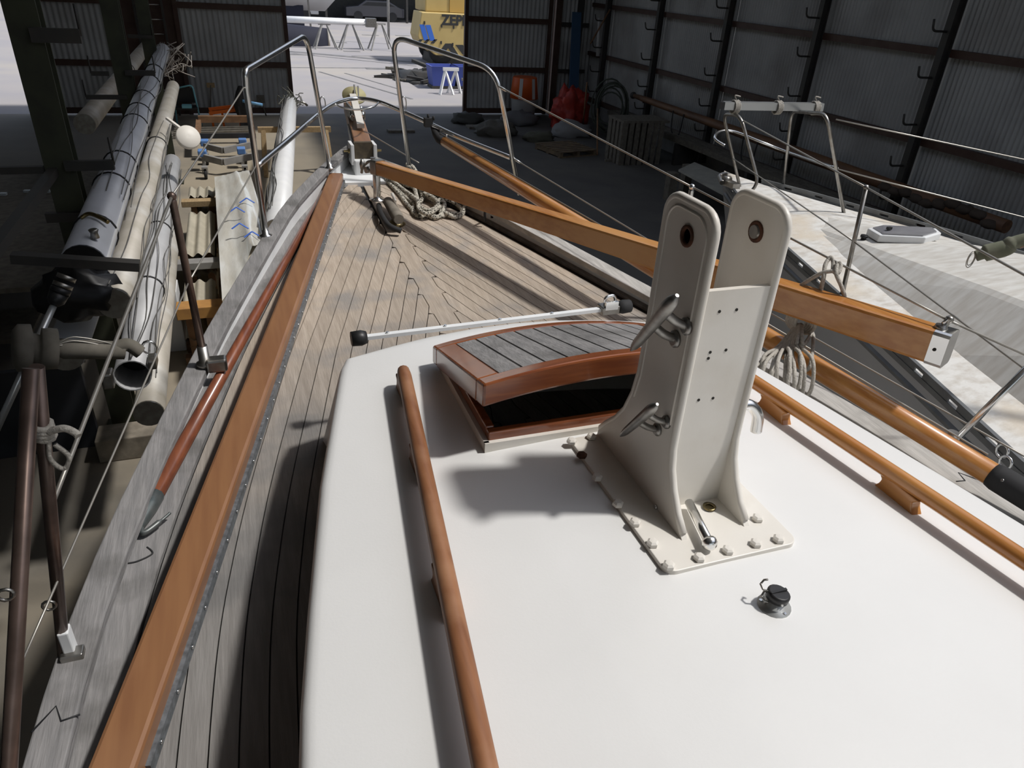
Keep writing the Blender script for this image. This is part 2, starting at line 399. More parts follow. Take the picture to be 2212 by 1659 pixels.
# ================================================================== OUR YACHT
def xc(y): return .83 - .017 * y
def dz(y): return -1.366 + (.055 if y > 2.9 else .028) * (y - 2.9)
HB = [(-3.4, 1.12), (-2, 1.30), (0, 1.385), (1.05, 1.333), (1.37, 1.303), (1.72, 1.242), (1.99, 1.184), (2.33, 1.101), (2.76, .993), (3.15, .875), (3.55, .748), (4.12, .561), (4.68, .309), (5.07, .102), (5.22, .012)]
def cap(y, sgn=-1): return .062 + (.026 if sgn < 0 else .012) * max(0, y - 2.0)   # top of the capping rail above the deck
def hb(y):   # smoothed half breadth
    return sum(interp(HB, y + d) for d in (-.12, -.06, 0, .06, .12)) / 5 if y < 5.0 else interp(HB, y)
YS = [-3.4 + i * .2 for i in range(38)] + [4.2, 4.35, 4.5, 4.65, 4.8, 4.95, 5.07, 5.16, 5.22]
def wide(y): return .045 * max(0, min(1, (y - 1.8) / .8)) * max(0, min(1, (4.9 - y) / .6))   # starboard deck edge sits a little further out
yacht = root('yacht', (.8, 1.0, FL), 'wooden decked white yacht with steel pulpit that fills the foreground', 'yacht')

# hull (white topsides, down to a keel on the shed floor)
prof = [(1.0, .0), (1.01, -.35), (.93, -.85), (.70, -1.3), (.36, -1.6), (.1, -1.75)]
rings = []
for y in YS:
    h = hb(y) + .01; z = dz(y)
    h2 = h + wide(y)
    L = [Vector((xc(y) - h * a, y - max(0, y - 3.5) * .25 * (-b), z + b)) for a, b in prof]
    Rr = [Vector((xc(y) + h2 * a, y - max(0, y - 3.5) * .25 * (-b), z + b)) for a, b in reversed(prof)]
    rings.append(L + Rr)
hull = part('hull', MB().loft(rings, closed=False, smooth=True), 'white_paint', yacht)
part('keel', MB().bb((.68, -1.8, FL), (.94, 1.6, -2.9)), 'white_paint', yacht)
# deck bed (caulking shows between the planks)
vs = []; fs = []
for y in YS:
    h = hb(y) - .0; vs += [(xc(y) - h, y, dz(y) - .012), (xc(y) + h + wide(y), y, dz(y) - .012)]
n = len(YS); fs = [(2 * i, 2 * i + 1, 2 * i + 3, 2 * i + 2) for i in range(n - 1)]
deck = part('deck', MB().add(vs, fs), 'caulk', yacht, fix=False)

# bulwark and capping rail, both sides
def strip(off0, off1, z0, z1, side, y0=-3.4, y1=5.2, close=True):
    ys = [y for y in YS if y0 <= y <= y1]; rs = []
    for y in ys:
        w_ = wide(y) if side > 0 else 0; a = max(hb(y) + w_ - off0, .004); b = max(hb(y) + w_ - (off1 if off1 < .1 or side < 0 else off1 + w_), .002)
        X = lambda u: xc(y) + side * u
        e0, e1 = (z0(y) if callable(z0) else z0), (z1(y) if callable(z1) else z1)
        rs.append([Vector((X(a), y, dz(y) + e0)), Vector((X(a), y, dz(y) + e1)), Vector((X(b), y, dz(y) + e1)), Vector((X(b), y, dz(y) + e0))])
    return MB().loft(rs)
for sgn in (-1, 1):
    part('bulwark', strip(.012, .04, -.02, lambda y: cap(y, sgn) - .03, sgn), 'white_paint', yacht)
    part('capping_rail', strip(-.015, .06 if sgn < 0 else .085, lambda y: cap(y, sgn) - .03, lambda y: cap(y, sgn), sgn), 'teak_grey' if sgn < 0 else 'teak_sunlit', yacht, bevel=.004)
    part('covering_board', strip(.04, .125 if sgn < 0 else .074, -.02, .004, sgn, y1=4.75), 'teak_grey', deck)  # wider starboard gap bares black bed as the bulwark's shadow line
# scarf joint lines on the port capping rail
def capz(y): return dz(y) + cap(y) + .001
for sgn, yy in ((-1, 1.12), (1, 1.22)):
    y = yy; p = []
    for t, dy in ((-.015, 0), (.02, .05), (.035, .01), (.068, .015)):
        p.append((xc(y) + sgn * (hb(y) - t), y + dy, capz(y)))
    part('scarf_seam', MB().tube(p, .0022, 5), 'caulk', yacht)

# laid deck planks: run with the covering board, nibbed into a king plank
PW, GAP, KH, B0 = .0595, .0036, .045, .13
def u_at(y, d): return hb(y) - d * math.sqrt(1 + ((hb(y + .05) - hb(y - .05)) / .1) ** 2)   # offset curve measured square to the edge
def deck_hole(y, u): # inside the coachroof footprint
    return y < 1.9 and u < chalf(y) - .03
CH = [(-3.4, .86), (-.5, .92), (.4, .89), (.657, .865), (.868, .835), (1.383, .735), (1.75, .645), (1.96, .595)]
def chalf(y): return interp(CH, y)
ENDS = {-1: [], 1: []}
for sgn in (-1, 1):
    for k in range(-1 if sgn > 0 else 0, 19):
        d0, d1 = B0 + k * PW, B0 + (k + 1) * PW - GAP
        outer, inner = [], []
        y = -1.0 if sgn < 0 else -.2
        yi = None
        while y < 4.9:
            ui, uo = u_at(y, d1), u_at(y, d0)
            if uo < KH + .022: break
            if uo < .03: break
            if deck_hole(y, uo):
                y += .02; continue
            outer.append((y, uo)); inner.append((y, max(ui, KH + .004 if uo < .2 else ui)))
            y += .02
        if len(outer) < 3: continue
        ENDS[sgn].append((k, outer[-1][0]))
        mb = MB(); rs = []
        for (yy, uo), (_, ui) in zip(outer, inner):
            ui = max(ui, KH + .004)
            if ui > uo - .004: ui = uo - .004
            z = dz(yy); X = lambda u: xc(yy) + sgn * u
            rs.append([Vector((X(uo), yy, z - .02)), Vector((X(uo), yy, z)), Vector((X(ui), yy, z)), Vector((X(ui), yy, z - .02))])
        mb.loft(rs); part('plank', mb, 'teak', deck)
def king_edge(sgn, y):
    alive = [k for k, ye in ENDS[sgn] if ye > y - .012]
    if y > 3.9 or not alive: return KH * max(.45, 1 - max(0, y - 3.9) * .6)
    return max(KH, u_at(y, B0 + (max(alive) + 1) * PW - GAP) - GAP)
mb = MB(); rs = []
y = 1.9
while y < 4.75:
    z = dz(y); a_, b_ = king_edge(-1, y), king_edge(1, y)
    a_, b_ = min(a_, KH + .03), min(b_, KH + .03)
    rs.append([Vector((xc(y) - a_, y, z - .02)), Vector((xc(y) - a_, y, z)), Vector((xc(y) + b_, y, z)), Vector((xc(y) + b_, y, z - .02))]); y += .0125
part('king_plank', mb.loft(rs), 'teak', deck)
# teak breasthook / stem filler
part('stem_block', MB().add([(xc(5) - .2, 4.76, dz(4.76) + .015), (xc(5) + .2, 4.76, dz(4.76) + .015), (xc(5.2) + .02, 5.2, dz(5.2) + .05), (xc(5.2) - .02, 5.2, dz(5.2) + .05),
     (xc(5) - .2, 4.76, dz(4.76) - .05), (xc(5) + .2, 4.76, dz(4.76) - .05), (xc(5.2) + .02, 5.2, dz(5.2) - .05), (xc(5.2) - .02, 5.2, dz(5.2) - .05)], BOXF), 'white_paint', yacht)

# ------------------------------------------------------------------ coachroof
HX0, HX1, HY0, HY1 = .50, 1.10, 1.37, 1.74     # hatch opening
def roofz(x, y):
    u = (x - xc(y)) / .8
    fr = max(0, y - 1.7) / .3
    return -1.0 - .062 * u * u + (-.02 * fr * fr if fr > 0 else 0)
ysr = [-3.4, -2.4, -1.4, -.6, 0, .3, .6, .8, 1.0, 1.2, HY0, 1.5, 1.62, HY1, 1.82, 1.9, 1.955]
ur = [-1 + .1 * i for i in range(21)]
def roofx(y): # grid columns, snapped to the hatch opening
    h = chalf(y) - .035
    xs = [xc(y) - h, xc(y) - h + .012, xc(y) - h * .75, HX0 - .03 - (.0 if y < 1.7 else 0), HX0, .65, .8, .95, HX1, HX1 + .03, xc(y) + h * .75, xc(y) + h - .012, xc(y) + h]
    xs.sort(); return xs
mb = MB(); grid = []
for y in ysr: grid.append([Vector((x, y, roofz(x, y))) for x in roofx(y)])
nx = len(grid[0]); vs = [p for r in grid for p in r]; fs = []
for i in range(len(ysr) - 1):
    for k in range(nx - 1):
        cx_ = sum(grid[i][k + q].x + grid[i + 1][k + q].x for q in (0, 1)) / 4; cy_ = (ysr[i] + ysr[i + 1]) / 2
        if HX0 < cx_ < HX1 and HY0 < cy_ < HY1: continue
        fs.append((i * nx + k, i * nx + k + 1, (i + 1) * nx + k + 1, (i + 1) * nx + k))
mb.add(vs, fs, True)
# rounded edge down to the deck: walk round port side, front, starboard side
path = []
for y in ysr: path.append((Vector((roofx(y)[0], y, 0)), Vector((-1, .12, 0))))
fc = [Vector((x, 1.955, 0)) for x in roofx(1.955)]
for j, p in enumerate(fc):
    t = j / (len(fc) - 1); 
    if 0 < j < len(fc) - 1: path.append((p, Vector(((t - .5) * .5, 1, 0))))
for y in reversed(ysr): path.append((Vector((roofx(y)[-1], y, 0)), Vector((1, .12, 0))))
for idx in (len(ysr) - 1, len(path) - len(ysr)):
    path[idx] = (path[idx][0], Vector((-1 if idx < len(path) / 2 else 1, 1, 0)))
rs = []
for p, nrm in path:
    nrm = nrm.normalized(); z = roofz(p.x, p.y); front = nrm.y > .5
    r = .03 if not front else .022
    bow = .08 * (1 - ((p.x - xc(1.9)) / .55) ** 2) if front else 0
    ring = []
    for a in (0, .35, .7, 1.05, 1.4):
        ring.append(Vector((p.x, p.y, z)) + nrm * r * math.sin(a) + Vector((0, bow * (math.sin(a)), -r * (1 - math.cos(a)))))
    e = ring[-1]
    ring.append(Vector((e.x, e.y, dz(p.y) - .02)) + nrm * (.03 if not front else .12))
    rs.append(ring)
mb.loft(rs, closed=False, smooth=True)
coach = part('coachroof', mb, 'gelcoat', yacht)

# dark rubber-ended sheet track ahead of the coachroof
ta, tb = az(772, 731, -1.045), az(1350, 662, -1.035)
tr = part('sheet_track', MB().beam(ta, tb, .02, .012), 'white_paint', yacht)
d = (tb - ta).normalized()
part('track_end', MB().tube([ta - d * .02, ta + d * .012, ta + d * .03], [.024, .026, .02], 10), 'black', tr)
part('track_end', MB().tube([tb - d * .03, tb - d * .01, tb + d * .02], [.022, .026, .024], 10), 'rubber', tr)
for t in (.1, .3, .5, .7):
    part('track_bolt', MB().lathe(ta.lerp(tb, t) + Vector((0, 0, .006)), (0, 0, 1), [(.006, 0), (.005, .005)], 8), 'steel', tr)
c = ta.lerp(tb, .93)
car = part('track_car', MB().beam(c - d * .035, c + d * .035, .05, .03), 'steel_dull', tr, bevel=.004)
part('track_leg', MB().beam(ta + d * .1 - Vector((0, 0, .01)), ta + d * .1 - Vector((0, 0, .32)), .03, .03), 'steel_dull', tr)
part('track_leg', MB().beam(tb - d * .2 - Vector((0, 0, .01)), tb - d * .2 - Vector((0, 0, .32)), .03, .03), 'steel_dull', tr)
sh = part('track_shackle', MB().tube(rounded([c + Vector((-.015, 0, .01)), c + Vector((-.02, 0, .045)), c + Vector((.02, .005, .05)), c + Vector((.03, 0, .01))], .015), .006, 7).box(c + Vector((.0, -.02, .02)), (.05, .012, .03)), 'steel', tr)

# ------------------------------------------------------------------ fore hatch
def hz(x): return -.008 * ((x - .8) / .3) ** 2
coam = part('hatch_coaming', MB().bb((HX0 - .022, HY0 - .022, -1.05), (HX1 + .022, HY0, -.962)).bb((HX0 - .022, HY1, -1.06), (HX1 + .022, HY1 + .022, -.955)).bb((HX0 - .022, HY0, -1.06), (HX0, HY1, -.958)).bb((HX1, HY0, -1.06), (HX1 + .022, HY1, -.958)), 'varnish_dark', yacht, bevel=.004)
part('hatch_flange', MB().bb((HX0 - .034, HY0 - .034, -1.04), (HX1 + .034, HY0 - .022, -.985)).bb((HX0 - .034, HY0 - .03, -1.04), (HX0 - .022, HY1 + .03, -.985)).bb((HX1 + .022, HY0 - .03, -1.04), (HX1 + .034, HY1 + .03, -.985)), 'cream', yacht)
# lid: hinged at its front edge, propped open aft, cambered across
LX0, LX1, LY0, LY1 = .452, 1.148, 1.325, 1.80
def lidp(x, t, dzz=0.0):   # t = 0 aft .. 1 front
    y = LY0 + (LY1 - LY0) * t; z = -.815 + (-.95 + .815) * t + .036 * (1 - ((x - .8) / .348) ** 2)
    return Vector((x, y, z + dzz))
def lidstrip(x0, x1, t0, t1, z0, z1, nx=10):
    mbb = MB(); rs = []
    for i in range(nx + 1):
        x = x0 + (x1 - x0) * i / nx
        rs.append([lidp(x, t0, z0), lidp(x, t0, z1), lidp(x, t1, z1), lidp(x, t1, z0)])
    return mbb.loft(rs)
lid = part('hatch_lid', lidstrip(LX0 + .01, LX1 - .01, .03, .97, -.05, -.012), 'caulk', yacht)
part('lid_frame', lidstrip(LX0, LX1, 0, .115, -.058, .004, 14), 'varnish_dark', lid, bevel=.006)
part('lid_frame', lidstrip(LX0, LX1, .9, 1.0, -.055, .002, 14), 'varnish_dark', lid, bevel=.006)
part('lid_frame', lidstrip(LX0, LX0 + .055, .115, .9, -.058, .003, 3), 'varnish_dark', lid, bevel=.005)
part('lid_frame', lidstrip(LX1 - .055, LX1, .115, .9, -.058, .003, 3), 'varnish_dark', lid, bevel=.005)
nP = 10; w = (LX1 - LX0 - .11) / nP
for i in range(nP):
    part('lid_plank', lidstrip(LX0 + .055 + i * w + .003, LX0 + .055 + (i + 1) * w - .003, .122, .893, -.02, .001, 2), 'teak_grey', lid)
part('lid_catch', MB().tube(rounded([lidp(.87, .05, -.06), lidp(.87, .05, -.075), lidp(.895, .05, -.075), lidp(.895, .05, -.06)], .01), .003, 6), 'steel', lid)

# ------------------------------------------------------------------ handrails on the coachroof
def handrail(side):
    u0 = lambda y: .455 + (1.70 - y) * .128
    mbb = MB(); ys = [1.72, 1.71, 1.68] + [1.6 - .2 * i for i in range(15)]
    pts = []; rad = []
    for i, y in enumerate(ys):
        x = xc(y) + side * u0(y); pts.append(Vector((x, y, roofz(x, y) + .052)))
    rr = [.008, .0165] + [.0195] * (len(ys) - 2)
    mbb.tube(pts, rr, 12)
    o = part('handrail', mbb, 'rail_wood' if side < 0 else 'varnish', yacht)  # starboard rail takes the brighter varnish for the sun on it
    for y in (1.66, 1.325, .93, .5, .06):
        x = xc(y) + side * u0(y); z = roofz(x, y); rs = []
        for h, L in ((-.004, .062), (.012, .05), (.026, .046), (.04, .062)):
            rs.append([Vector((x - .015, y - L, z + h)), Vector((x + .015, y - L, z + h)), Vector((x + .015, y + L, z + h)), Vector((x - .015, y + L, z + h))])
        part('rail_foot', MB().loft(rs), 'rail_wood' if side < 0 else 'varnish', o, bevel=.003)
    return o
handrail(-1); handrail(1)

# ------------------------------------------------------------------ mast tabernacle
def plate(poly, holes, x0, x1):
    """(y, z) outline with round holes, extruded from x0 to x1"""
    bm = bmesh.new(); es = []
    def loop(pts):
        v = [bm.verts.new((x0, p[0], p[1])) for p in pts]
        for i in range(len(v)): es.append(bm.edges.new((v[i], v[(i + 1) % len(v)])))
    loop(poly)
    for (cy, cz, r) in holes: loop([(cy + r * math.cos(a * math.pi / 10), cz + r * math.sin(a * math.pi / 10)) for a in range(20)])
    bmesh.ops.triangle_fill(bm, use_beauty=True, edges=es)
    ext = bmesh.ops.extrude_face_region(bm, geom=bm.faces[:])
    for g in ext['geom']:
        if isinstance(g, bmesh.types.BMVert): g.co.x = x1
    bm.verts.index_update()
    mbb = MB().add([v.co.copy() for v in bm.verts], [tuple(v.index for v in f.verts) for f in bm.faces]); bm.free(); return mbb
TX0, TX1 = .756, .922
def arc2(c, r, a0, a1, n=6): return [(c[0] + r * math.cos(math.radians(a0 + (a1 - a0) * i / n)), c[1] + r * math.sin(math.radians(a0 + (a1 - a0) * i / n))) for i in range(n + 1)]
cheek = [(1.318, -1.0), (1.312, -.972), (1.285, -.94), (1.245, -.90), (1.212, -.855), (1.19, -.80), (1.178, -.74), (1.175, -.65), (1.176, -.5)]
cheek += arc2((1.138, -.383), .04, 0, 90) + arc2((1.054, -.383), .04, 90, 180)
cheek += [(1.013, -.6), (1.012, -.78), (1.010, -.83), (1.0, -.875), (.98, -.915), (.95, -.955), (.92, -.983), (.902, -1.0)]
hole = ax(1485, 510, TX0); HC = (hole.y, hole.z, .017)
tab = part('tabernacle', plate(cheek, [HC], TX0, TX0 + .013), 'cream', yacht)
part('cheek_plate', plate(cheek, [HC], TX1 - .013, TX1), 'cream', tab)
part('web_plate', MB().bb((TX0 + .012, 1.012, -1.0), (TX1 - .012, 1.024, -.483)), 'cream', tab)
def beadline(x, ins):
    c = Vector((0, 1.09, -.72)); pts = []
    for (y, z) in cheek[5:-6]:
        yy = y - ins if y > 1.09 else y + ins
        zz = z - (ins if z > -.42 else 0)
        pts.append((x, yy, zz))
    return pts
part('cheek_bead', MB().tube(beadline(TX0 - .0005, .014), .0024, 6), 'cream', tab)
part('cheek_edge', MB().tube([(TX0 + .0065, y, z) for y, z in cheek[1:-1]], .0085, 7), 'cream', tab)
part('cheek_edge', MB().tube([(TX1 - .0065, y, z) for y, z in cheek[1:-1]], .0085, 7), 'cream', tab)
part('base_plate', MB().slab([(x, y, -.9915) for x, y in arc2((.703, .863), .025, 180, 270) + arc2((.97, .863), .025, 270, 360) + arc2((.97, 1.29), .025, 0, 90) + arc2((.703, 1.29), .025, 90, 180)], .02), 'cream', tab, bevel=.002)
# pivot bush, rust ring and the bolt end seen in the far ear
for x, nm in ((TX0 - .001, -1), (TX1 - .014, -1)):
    part('pivot_ring', MB().lathe((x, HC[0], HC[1]), (nm, 0, 0), [(HC[2] + .004, -.003), (HC[2] + .004, .002), (HC[2] - .003, .002), (HC[2] - .003, -.003)], 18), 'rust', tab)
part('pivot_bush', MB().lathe((TX1 - .02, HC[0], HC[1]), (1, 0, 0), [(.013, 0), (.013, .03)], 16), 'steel_dull', tab)
for px, py in ((1235, 952), (1257, 982), (1290, 1030), (1335, 1087), (1372, 1127), (1410, 1172), (1445, 1220), (1511, 1203), (1573, 1187), (1633, 1172), (1682, 1163), (1637, 1118), (1278, 942)):
    p = az(px, py, -.985)
    part('base_bolt', MB().lathe((p.x, p.y, -.99), (0, 0, 1), [(.0125, 0), (.0125, .007), (.008, .0105), (.002, .011)], 6, False), 'rust' if px == 1257 else 'cream', tab)
for px, py in ((1554, 673), (1591, 669), (1568, 756), (1534, 761), (1530, 774), (1509, 864), (1540, 860)):
    p = ay(px, py, 1.012); part('screw_hole', MB().lathe(p, (0, -1, 0), [(.0033, -.004), (.0033, .0008)], 8), 'dark_hole', tab)
for px, py in ((1418, 1095), (1435, 1155)):
    p = ax(px, py, TX0); part('cheek_bolt', MB().lathe(p, (-1, 0, 0), [(.006, 0), (.005, .006)], 8), 'steel', tab)
def cleat(a, b, xw, side, name='horn_cleat', s=1.0):
    a, b = Vector(a), Vector(b); d = b - a; o = []
    n = 12; pts = []; rad = []
    for i in range(n + 1):
        t = i / n; bulge = math.sqrt(max(0, math.sin(math.pi * t)))
        pts.append(a.lerp(b, t) + Vector((-side * .012 * bulge * 0, 0, 0))); rad.append(s * (.009 + .0055 * t) * (.25 if i in (0, n) else .8 if i in (1, n - 1) else 1.0))
    mbb = MB().tube(pts, rad, 10)
    c = part(name, mbb, 'cleat_steel', tab)
    for t in (.50, .74):
        q = a.lerp(b, t); w_ = Vector((xw, q.y, q.z - .035 * s))
        part('cleat_foot', MB().tube(smooth_path([q, q.lerp(w_, .5) + Vector((0, 0, -.005)), w_]), .0085 * s, 8).lathe(w_, (side, 0, 0), [(.017 * s, -.002), (.017 * s, .005), (.012 * s, .009)], 12), 'cleat_steel', c)
    return c
xm = TX0 + TX1
u0, u1 = ax(1363, 757, .695), ax(1463, 638, .70)
cleat(u0, u1, TX0, -1, s=1.05); u2 = ax(1671, 604, TX1 + .034); cleat(u2 + Vector((0, .115, -.17)), u2, TX1, 1, s=.85)
l0, l1 = ax(1340, 942, .70), ax(1420, 873, .705)
cleat(l0, l1, TX0, -1, s=.85)
# polished guard loop low on the starboard cheek
q0, q1 = ax(1592, 882, TX1 + .0), ax(1612, 948, TX1 + .055)
part('guard_loop', MB().tube(smooth_path([(TX1, q0.y, q0.z + .005), (TX1 + .03, q0.y, q0.z + .004), (TX1 + .052, q0.y - .008, q0.z - .02), (TX1 + .056, q0.y - .012, q0.z - .06)]), .0125, 12), 'steel', tab)
p = az(1533, 1092, -.984)
# loose things lying on the base plate
wsh = part('washer', MB().lathe((p.x, p.y, -.9885), (0, 0, 1), [(.0145, 0), (.0145, .003), (.0085, .003), (.0085, 0), (.0145, 0)], 18), 'bronze', label='flat brown washer lying on the cream mast base plate', cat='washer')
pa, pb = az(1488, 1085, -.972), az(1532, 1172, -.970)
pin = root('pivot_pin', (pb.x, pb.y, -.989), 'polished steel mast pin with round head lying on the base plate', 'pin')
part('shaft', MB().tube([pa, pb], .0095, 12), 'steel', pin)
dn = (pb - pa).normalized()
part('head', MB().lathe(pb, dn, [(.0165, -.002), (.0165, .004), (.013, .01), (.006, .014)], 14), 'steel', pin)
# deck socket with hinged black cap
s0 = az(1672, 1308, -1.0)
sk = part('deck_socket', MB().lathe((s0.x, s0.y, roofz(s0.x, s0.y) - .001), (0, 0, 1), [(.031, 0), (.031, .003), (.018, .004), (.017, .022)], 20), mat('socket_alloy', (.52, .53, .52), .45, .6), yacht)
cz_ = roofz(s0.x, s0.y)
part('socket_cap', MB().lathe((s0.x, s0.y, cz_ + .02), (.1, -.05, 1), [(.0215, 0), (.0215, .013), (.018, .016)], 18).box((s0.x, s0.y, cz_ + .037), (.034, .005, .005)), 'black', sk)
part('cap_chain', MB().tube([(s0.x - .02 + .008 * math.sin(i * 1.3), s0.y + .006 * math.cos(i * 1.3) + .002 * i, cz_ + .006 + .004 * i) for i in range(12)], .0022, 5), 'steel_dull', sk)
for a in (0.6, 2.4, 4.9): part('socket_screw', MB().lathe((s0.x + .025 * math.cos(a), s0.y + .025 * math.sin(a), cz_ + .002), (0, 0, 1), [(.004, 0), (.003, .002)], 8), 'steel', sk)

# ------------------------------------------------------------------ bow fittings
# pulpit: two side hoops and one continuous middle rail
def capfoot(px, py):
    z = -1.25
    for _ in range(40):
        P_ = az(px, py, z); z = .5 * z + .5 * (dz(P_.y) + cap(P_.y))
    return az(px, py, z)
fa, ff = capfoot(574, 508), capfoot(712, 362)
tA, tF = ay(529, 152, fa.y + .03), ay(662, 74, ff.y - .02)
pul = part('pulpit', MB().tube(rounded([fa, ay(531, 185, fa.y + .03) , tA, tF, ff], .12, 8), .0145, 12), 'steel', yacht)
for f_ in (fa, ff): part('pulpit_foot', MB().lathe(f_ - Vector((0, 0, .004)), (0, 0, 1), [(.032, 0), (.032, .006), (.018, .012), (.016, .03)], 14), 'steel', pul)
RFy = ff.y + .0; ra_y = fa.y + .42
r_foot_f = ay(884, 356, RFy); r_foot_a = Vector((xc(fa.y + .3) + .62, fa.y + .3, dz(fa.y + .3) + cap(fa.y + .3))); r_foot_a = ay(1122, 432, ra_y)
tA2, tF2 = ay(1072, 152, ra_y), ay(846, 76, RFy)
r_foot_a = Vector((r_foot_a.x, r_foot_a.y, dz(ra_y) + cap(ra_y)))
part('pulpit_hoop', MB().tube(rounded([r_foot_f, tF2, tA2, r_foot_a], .12, 8), .0145, 12), 'steel', pul)
mid_px = [(556, 358, fa.y + .01), (620, 305, fa.y + .5), (680, 253, 4.75), (706, 233, 4.98), (735, 219, 5.2), (770, 213, 5.33), (815, 219, 5.24), (866, 239, 5.02), (930, 268, 4.7), (1000, 300, 4.5), (1104, 341, ra_y)]
midp = [ay(*q) for q in mid_px]
part('pulpit_rail', MB().tube(smooth_path(midp, 6), .0145, 12), 'steel', pul)
part('step_bar', MB().tube(smooth_path([ay(722, 221, 5.12), ay(735, 231, 5.06), ay(770, 237, 5.04), ay(805, 231, 5.06), ay(818, 221, 5.2)]), .006, 8), 'steel', pul)
for (px, py, yy) in ((697, 225, 4.97), (872, 224, 5.0)):
    c_ = ay(px, py, yy); part('eye_loop', MB().tube([c_ + Vector((.035 * math.cos(a) * .5 + .0, 0, .045 * math.sin(a))) for a in [i * math.pi / 8 for i in range(16)]], .004, 6, closed=True), 'steel', pul)
cl_ = ay(925, 264, 4.7)
part('rail_clamp', MB().box(cl_, (.05, .05, .055)).lathe(cl_ + Vector((0, 0, .02)), (0, 0, 1), [(.008, 0), (.008, .03)], 8).lathe(cl_ + Vector((.03, -.02, .015)), (0, 0, 1), [(.008, 0), (.008, .025)], 8), 'rubber', pul)
# bowsprit beam over the stem
b0, b1 = ay(785, 326, 4.93), az(757, 226, ay(785, 326, 4.93).z + .03)
bs = part('bowsprit', MB().beam(b0, b1, .115, .11, bev=.006), 'worn_varnish', yacht)
part('sprit_end', MB().beam(b0 + Vector((0, -.008, 0)), b0 + Vector((0, .03, 0)), .118, .113), mat('dark_endgrain', (.055, .042, .028), .6, rgb2=(.09, .07, .04), scale=25), bs)
for sx in (-1, 1):
    part('stem_cheek', MB().box(b0 + Vector((sx * .075, .04, -.02)), (.022, .14, .13)), 'white_paint', bs, bevel=.003)
    part('cheek_bolt', MB().lathe(b0 + Vector((sx * .085, .03, -.005)), (sx, 0, 0), [(.016, 0), (.016, .012), (.008, .013), (.008, .04)], 8, False), 'bronze', bs)
part('stem_head', MB().box(b0 + Vector((-.0, .03, -.13)), (.14, .16, .16)), 'white_paint', bs, bevel=.01)
part('sprit_side', MB().beam(b0 + Vector((-.062, .06, .0)), b0.lerp(b1, .45) + Vector((-.062, 0, .0)), .01, .05), 'white_paint', bs)
db = (b1 - b0).normalized()
ac = b0.lerp(b1, .56) + Vector((.02, 0, .1))
part('anchor_stock', MB().beam(b0.lerp(b1, .22) + Vector((.01, 0, .085)), b0.lerp(b1, .68) + Vector((.0, 0, .16)), .05, .03), 'cream', bs)
for t in (.42, .55):
    for sx in (-1, 1):
        part('roller', MB().lathe(b0.lerp(b1, t) + Vector((sx * .05 + .005, 0, .1)), (sx, 0, 0), [(.022, -.025), (.022, 0), (.012, .004)], 12), 'steel', bs)
part('roller_bracket', MB().box(b0.lerp(b1, .5) + Vector((-.045, 0, .1)), (.012, .3, .09)).box(b0.lerp(b1, .5) + Vector((.045, 0, .09)), (.012, .28, .06)), 'steel_dull', bs)
dc = ay(765, 206, b1.y - .02)
part('furler_drum', MB().lathe(dc, Vector((0, -.55, .8)), [(.012, -.12), (.03, -.1), (.03, -.02), (.10, -.006), (.10, .004), (.02, .006), (.012, .05)], 28), mat('brass', (.60, .54, .30), .3, .35), bs)
part('furler_link', MB().box(dc + Vector((0, -.03, .03)), (.012, .02, .12)).box(dc + Vector((.03, -.03, .02)), (.012, .02, .12)), 'steel', bs)
# samson post
sp = az(815, 432, dz(4.42))
post_o = part('samson_post', MB().lathe((sp.x, sp.y, dz(sp.y) - .004), (0, 0, 1), [(.05, 0), (.05, .008), (.026, .012), (.0235, .03), (.0235, .21), (.02, .22)], 16), 'steel', yacht)
# windlass / chain roller by the post
wl = part('windlass', MB().lathe(az(856, 486, dz(3.95)) + Vector((0, 0, 0)), (0, 0, 1), [(.05, 0), (.055, .012), (.04, .02), (.03, .03)], 18), 'bronze', yacht)
wa, wb = az(836, 432, dz(4.3) + .06), az(862, 474, dz(4.05) + .07)
part('windlass_barrel', MB().tube([wa, wa.lerp(wb, .1), wa.lerp(wb, .9), wb], [.018, .03, .034, .028], 12), mat('grey_cover', (.26, .23, .19), .9, rgb2=(.18, .16, .13), scale=20), wl)
part('windlass_chain', MB().tube(smooth_path([wa + Vector((-.05, 0, -.03)), wa.lerp(wb, .4) + Vector((-.07, -.02, -.02)), wb + Vector((-.06, 0, -.03)), wb + Vector((.0, -.05, -.05))]), .016, 8), 'rubber', wl)
cp_ = az(851, 428, dz(4.35) + .03)
part('deck_cleat', MB().tube([cp_ + Vector((-.005, -.07, 0)), cp_ + Vector((0, .05, .012))], [.007, .011], 8).box(cp_ + Vector((0, -.01, -.015)), (.015, .05, .03)), 'cream', yacht)
# fairleads on the bulwark
for px, py in ((742, 372), (1055, 463)):
    c_ = az(px, py, dz(4.2) + .05)
    part('fairlead', MB().tube(rounded([c_ + Vector((-.03, -.03, -.03)), c_ + Vector((-.03, -.02, .03)), c_ + Vector((.03, .03, .03)), c_ + Vector((.03, .02, -.03))], .02), .008, 8), 'white_paint' if px < 800 else 'black', yacht)

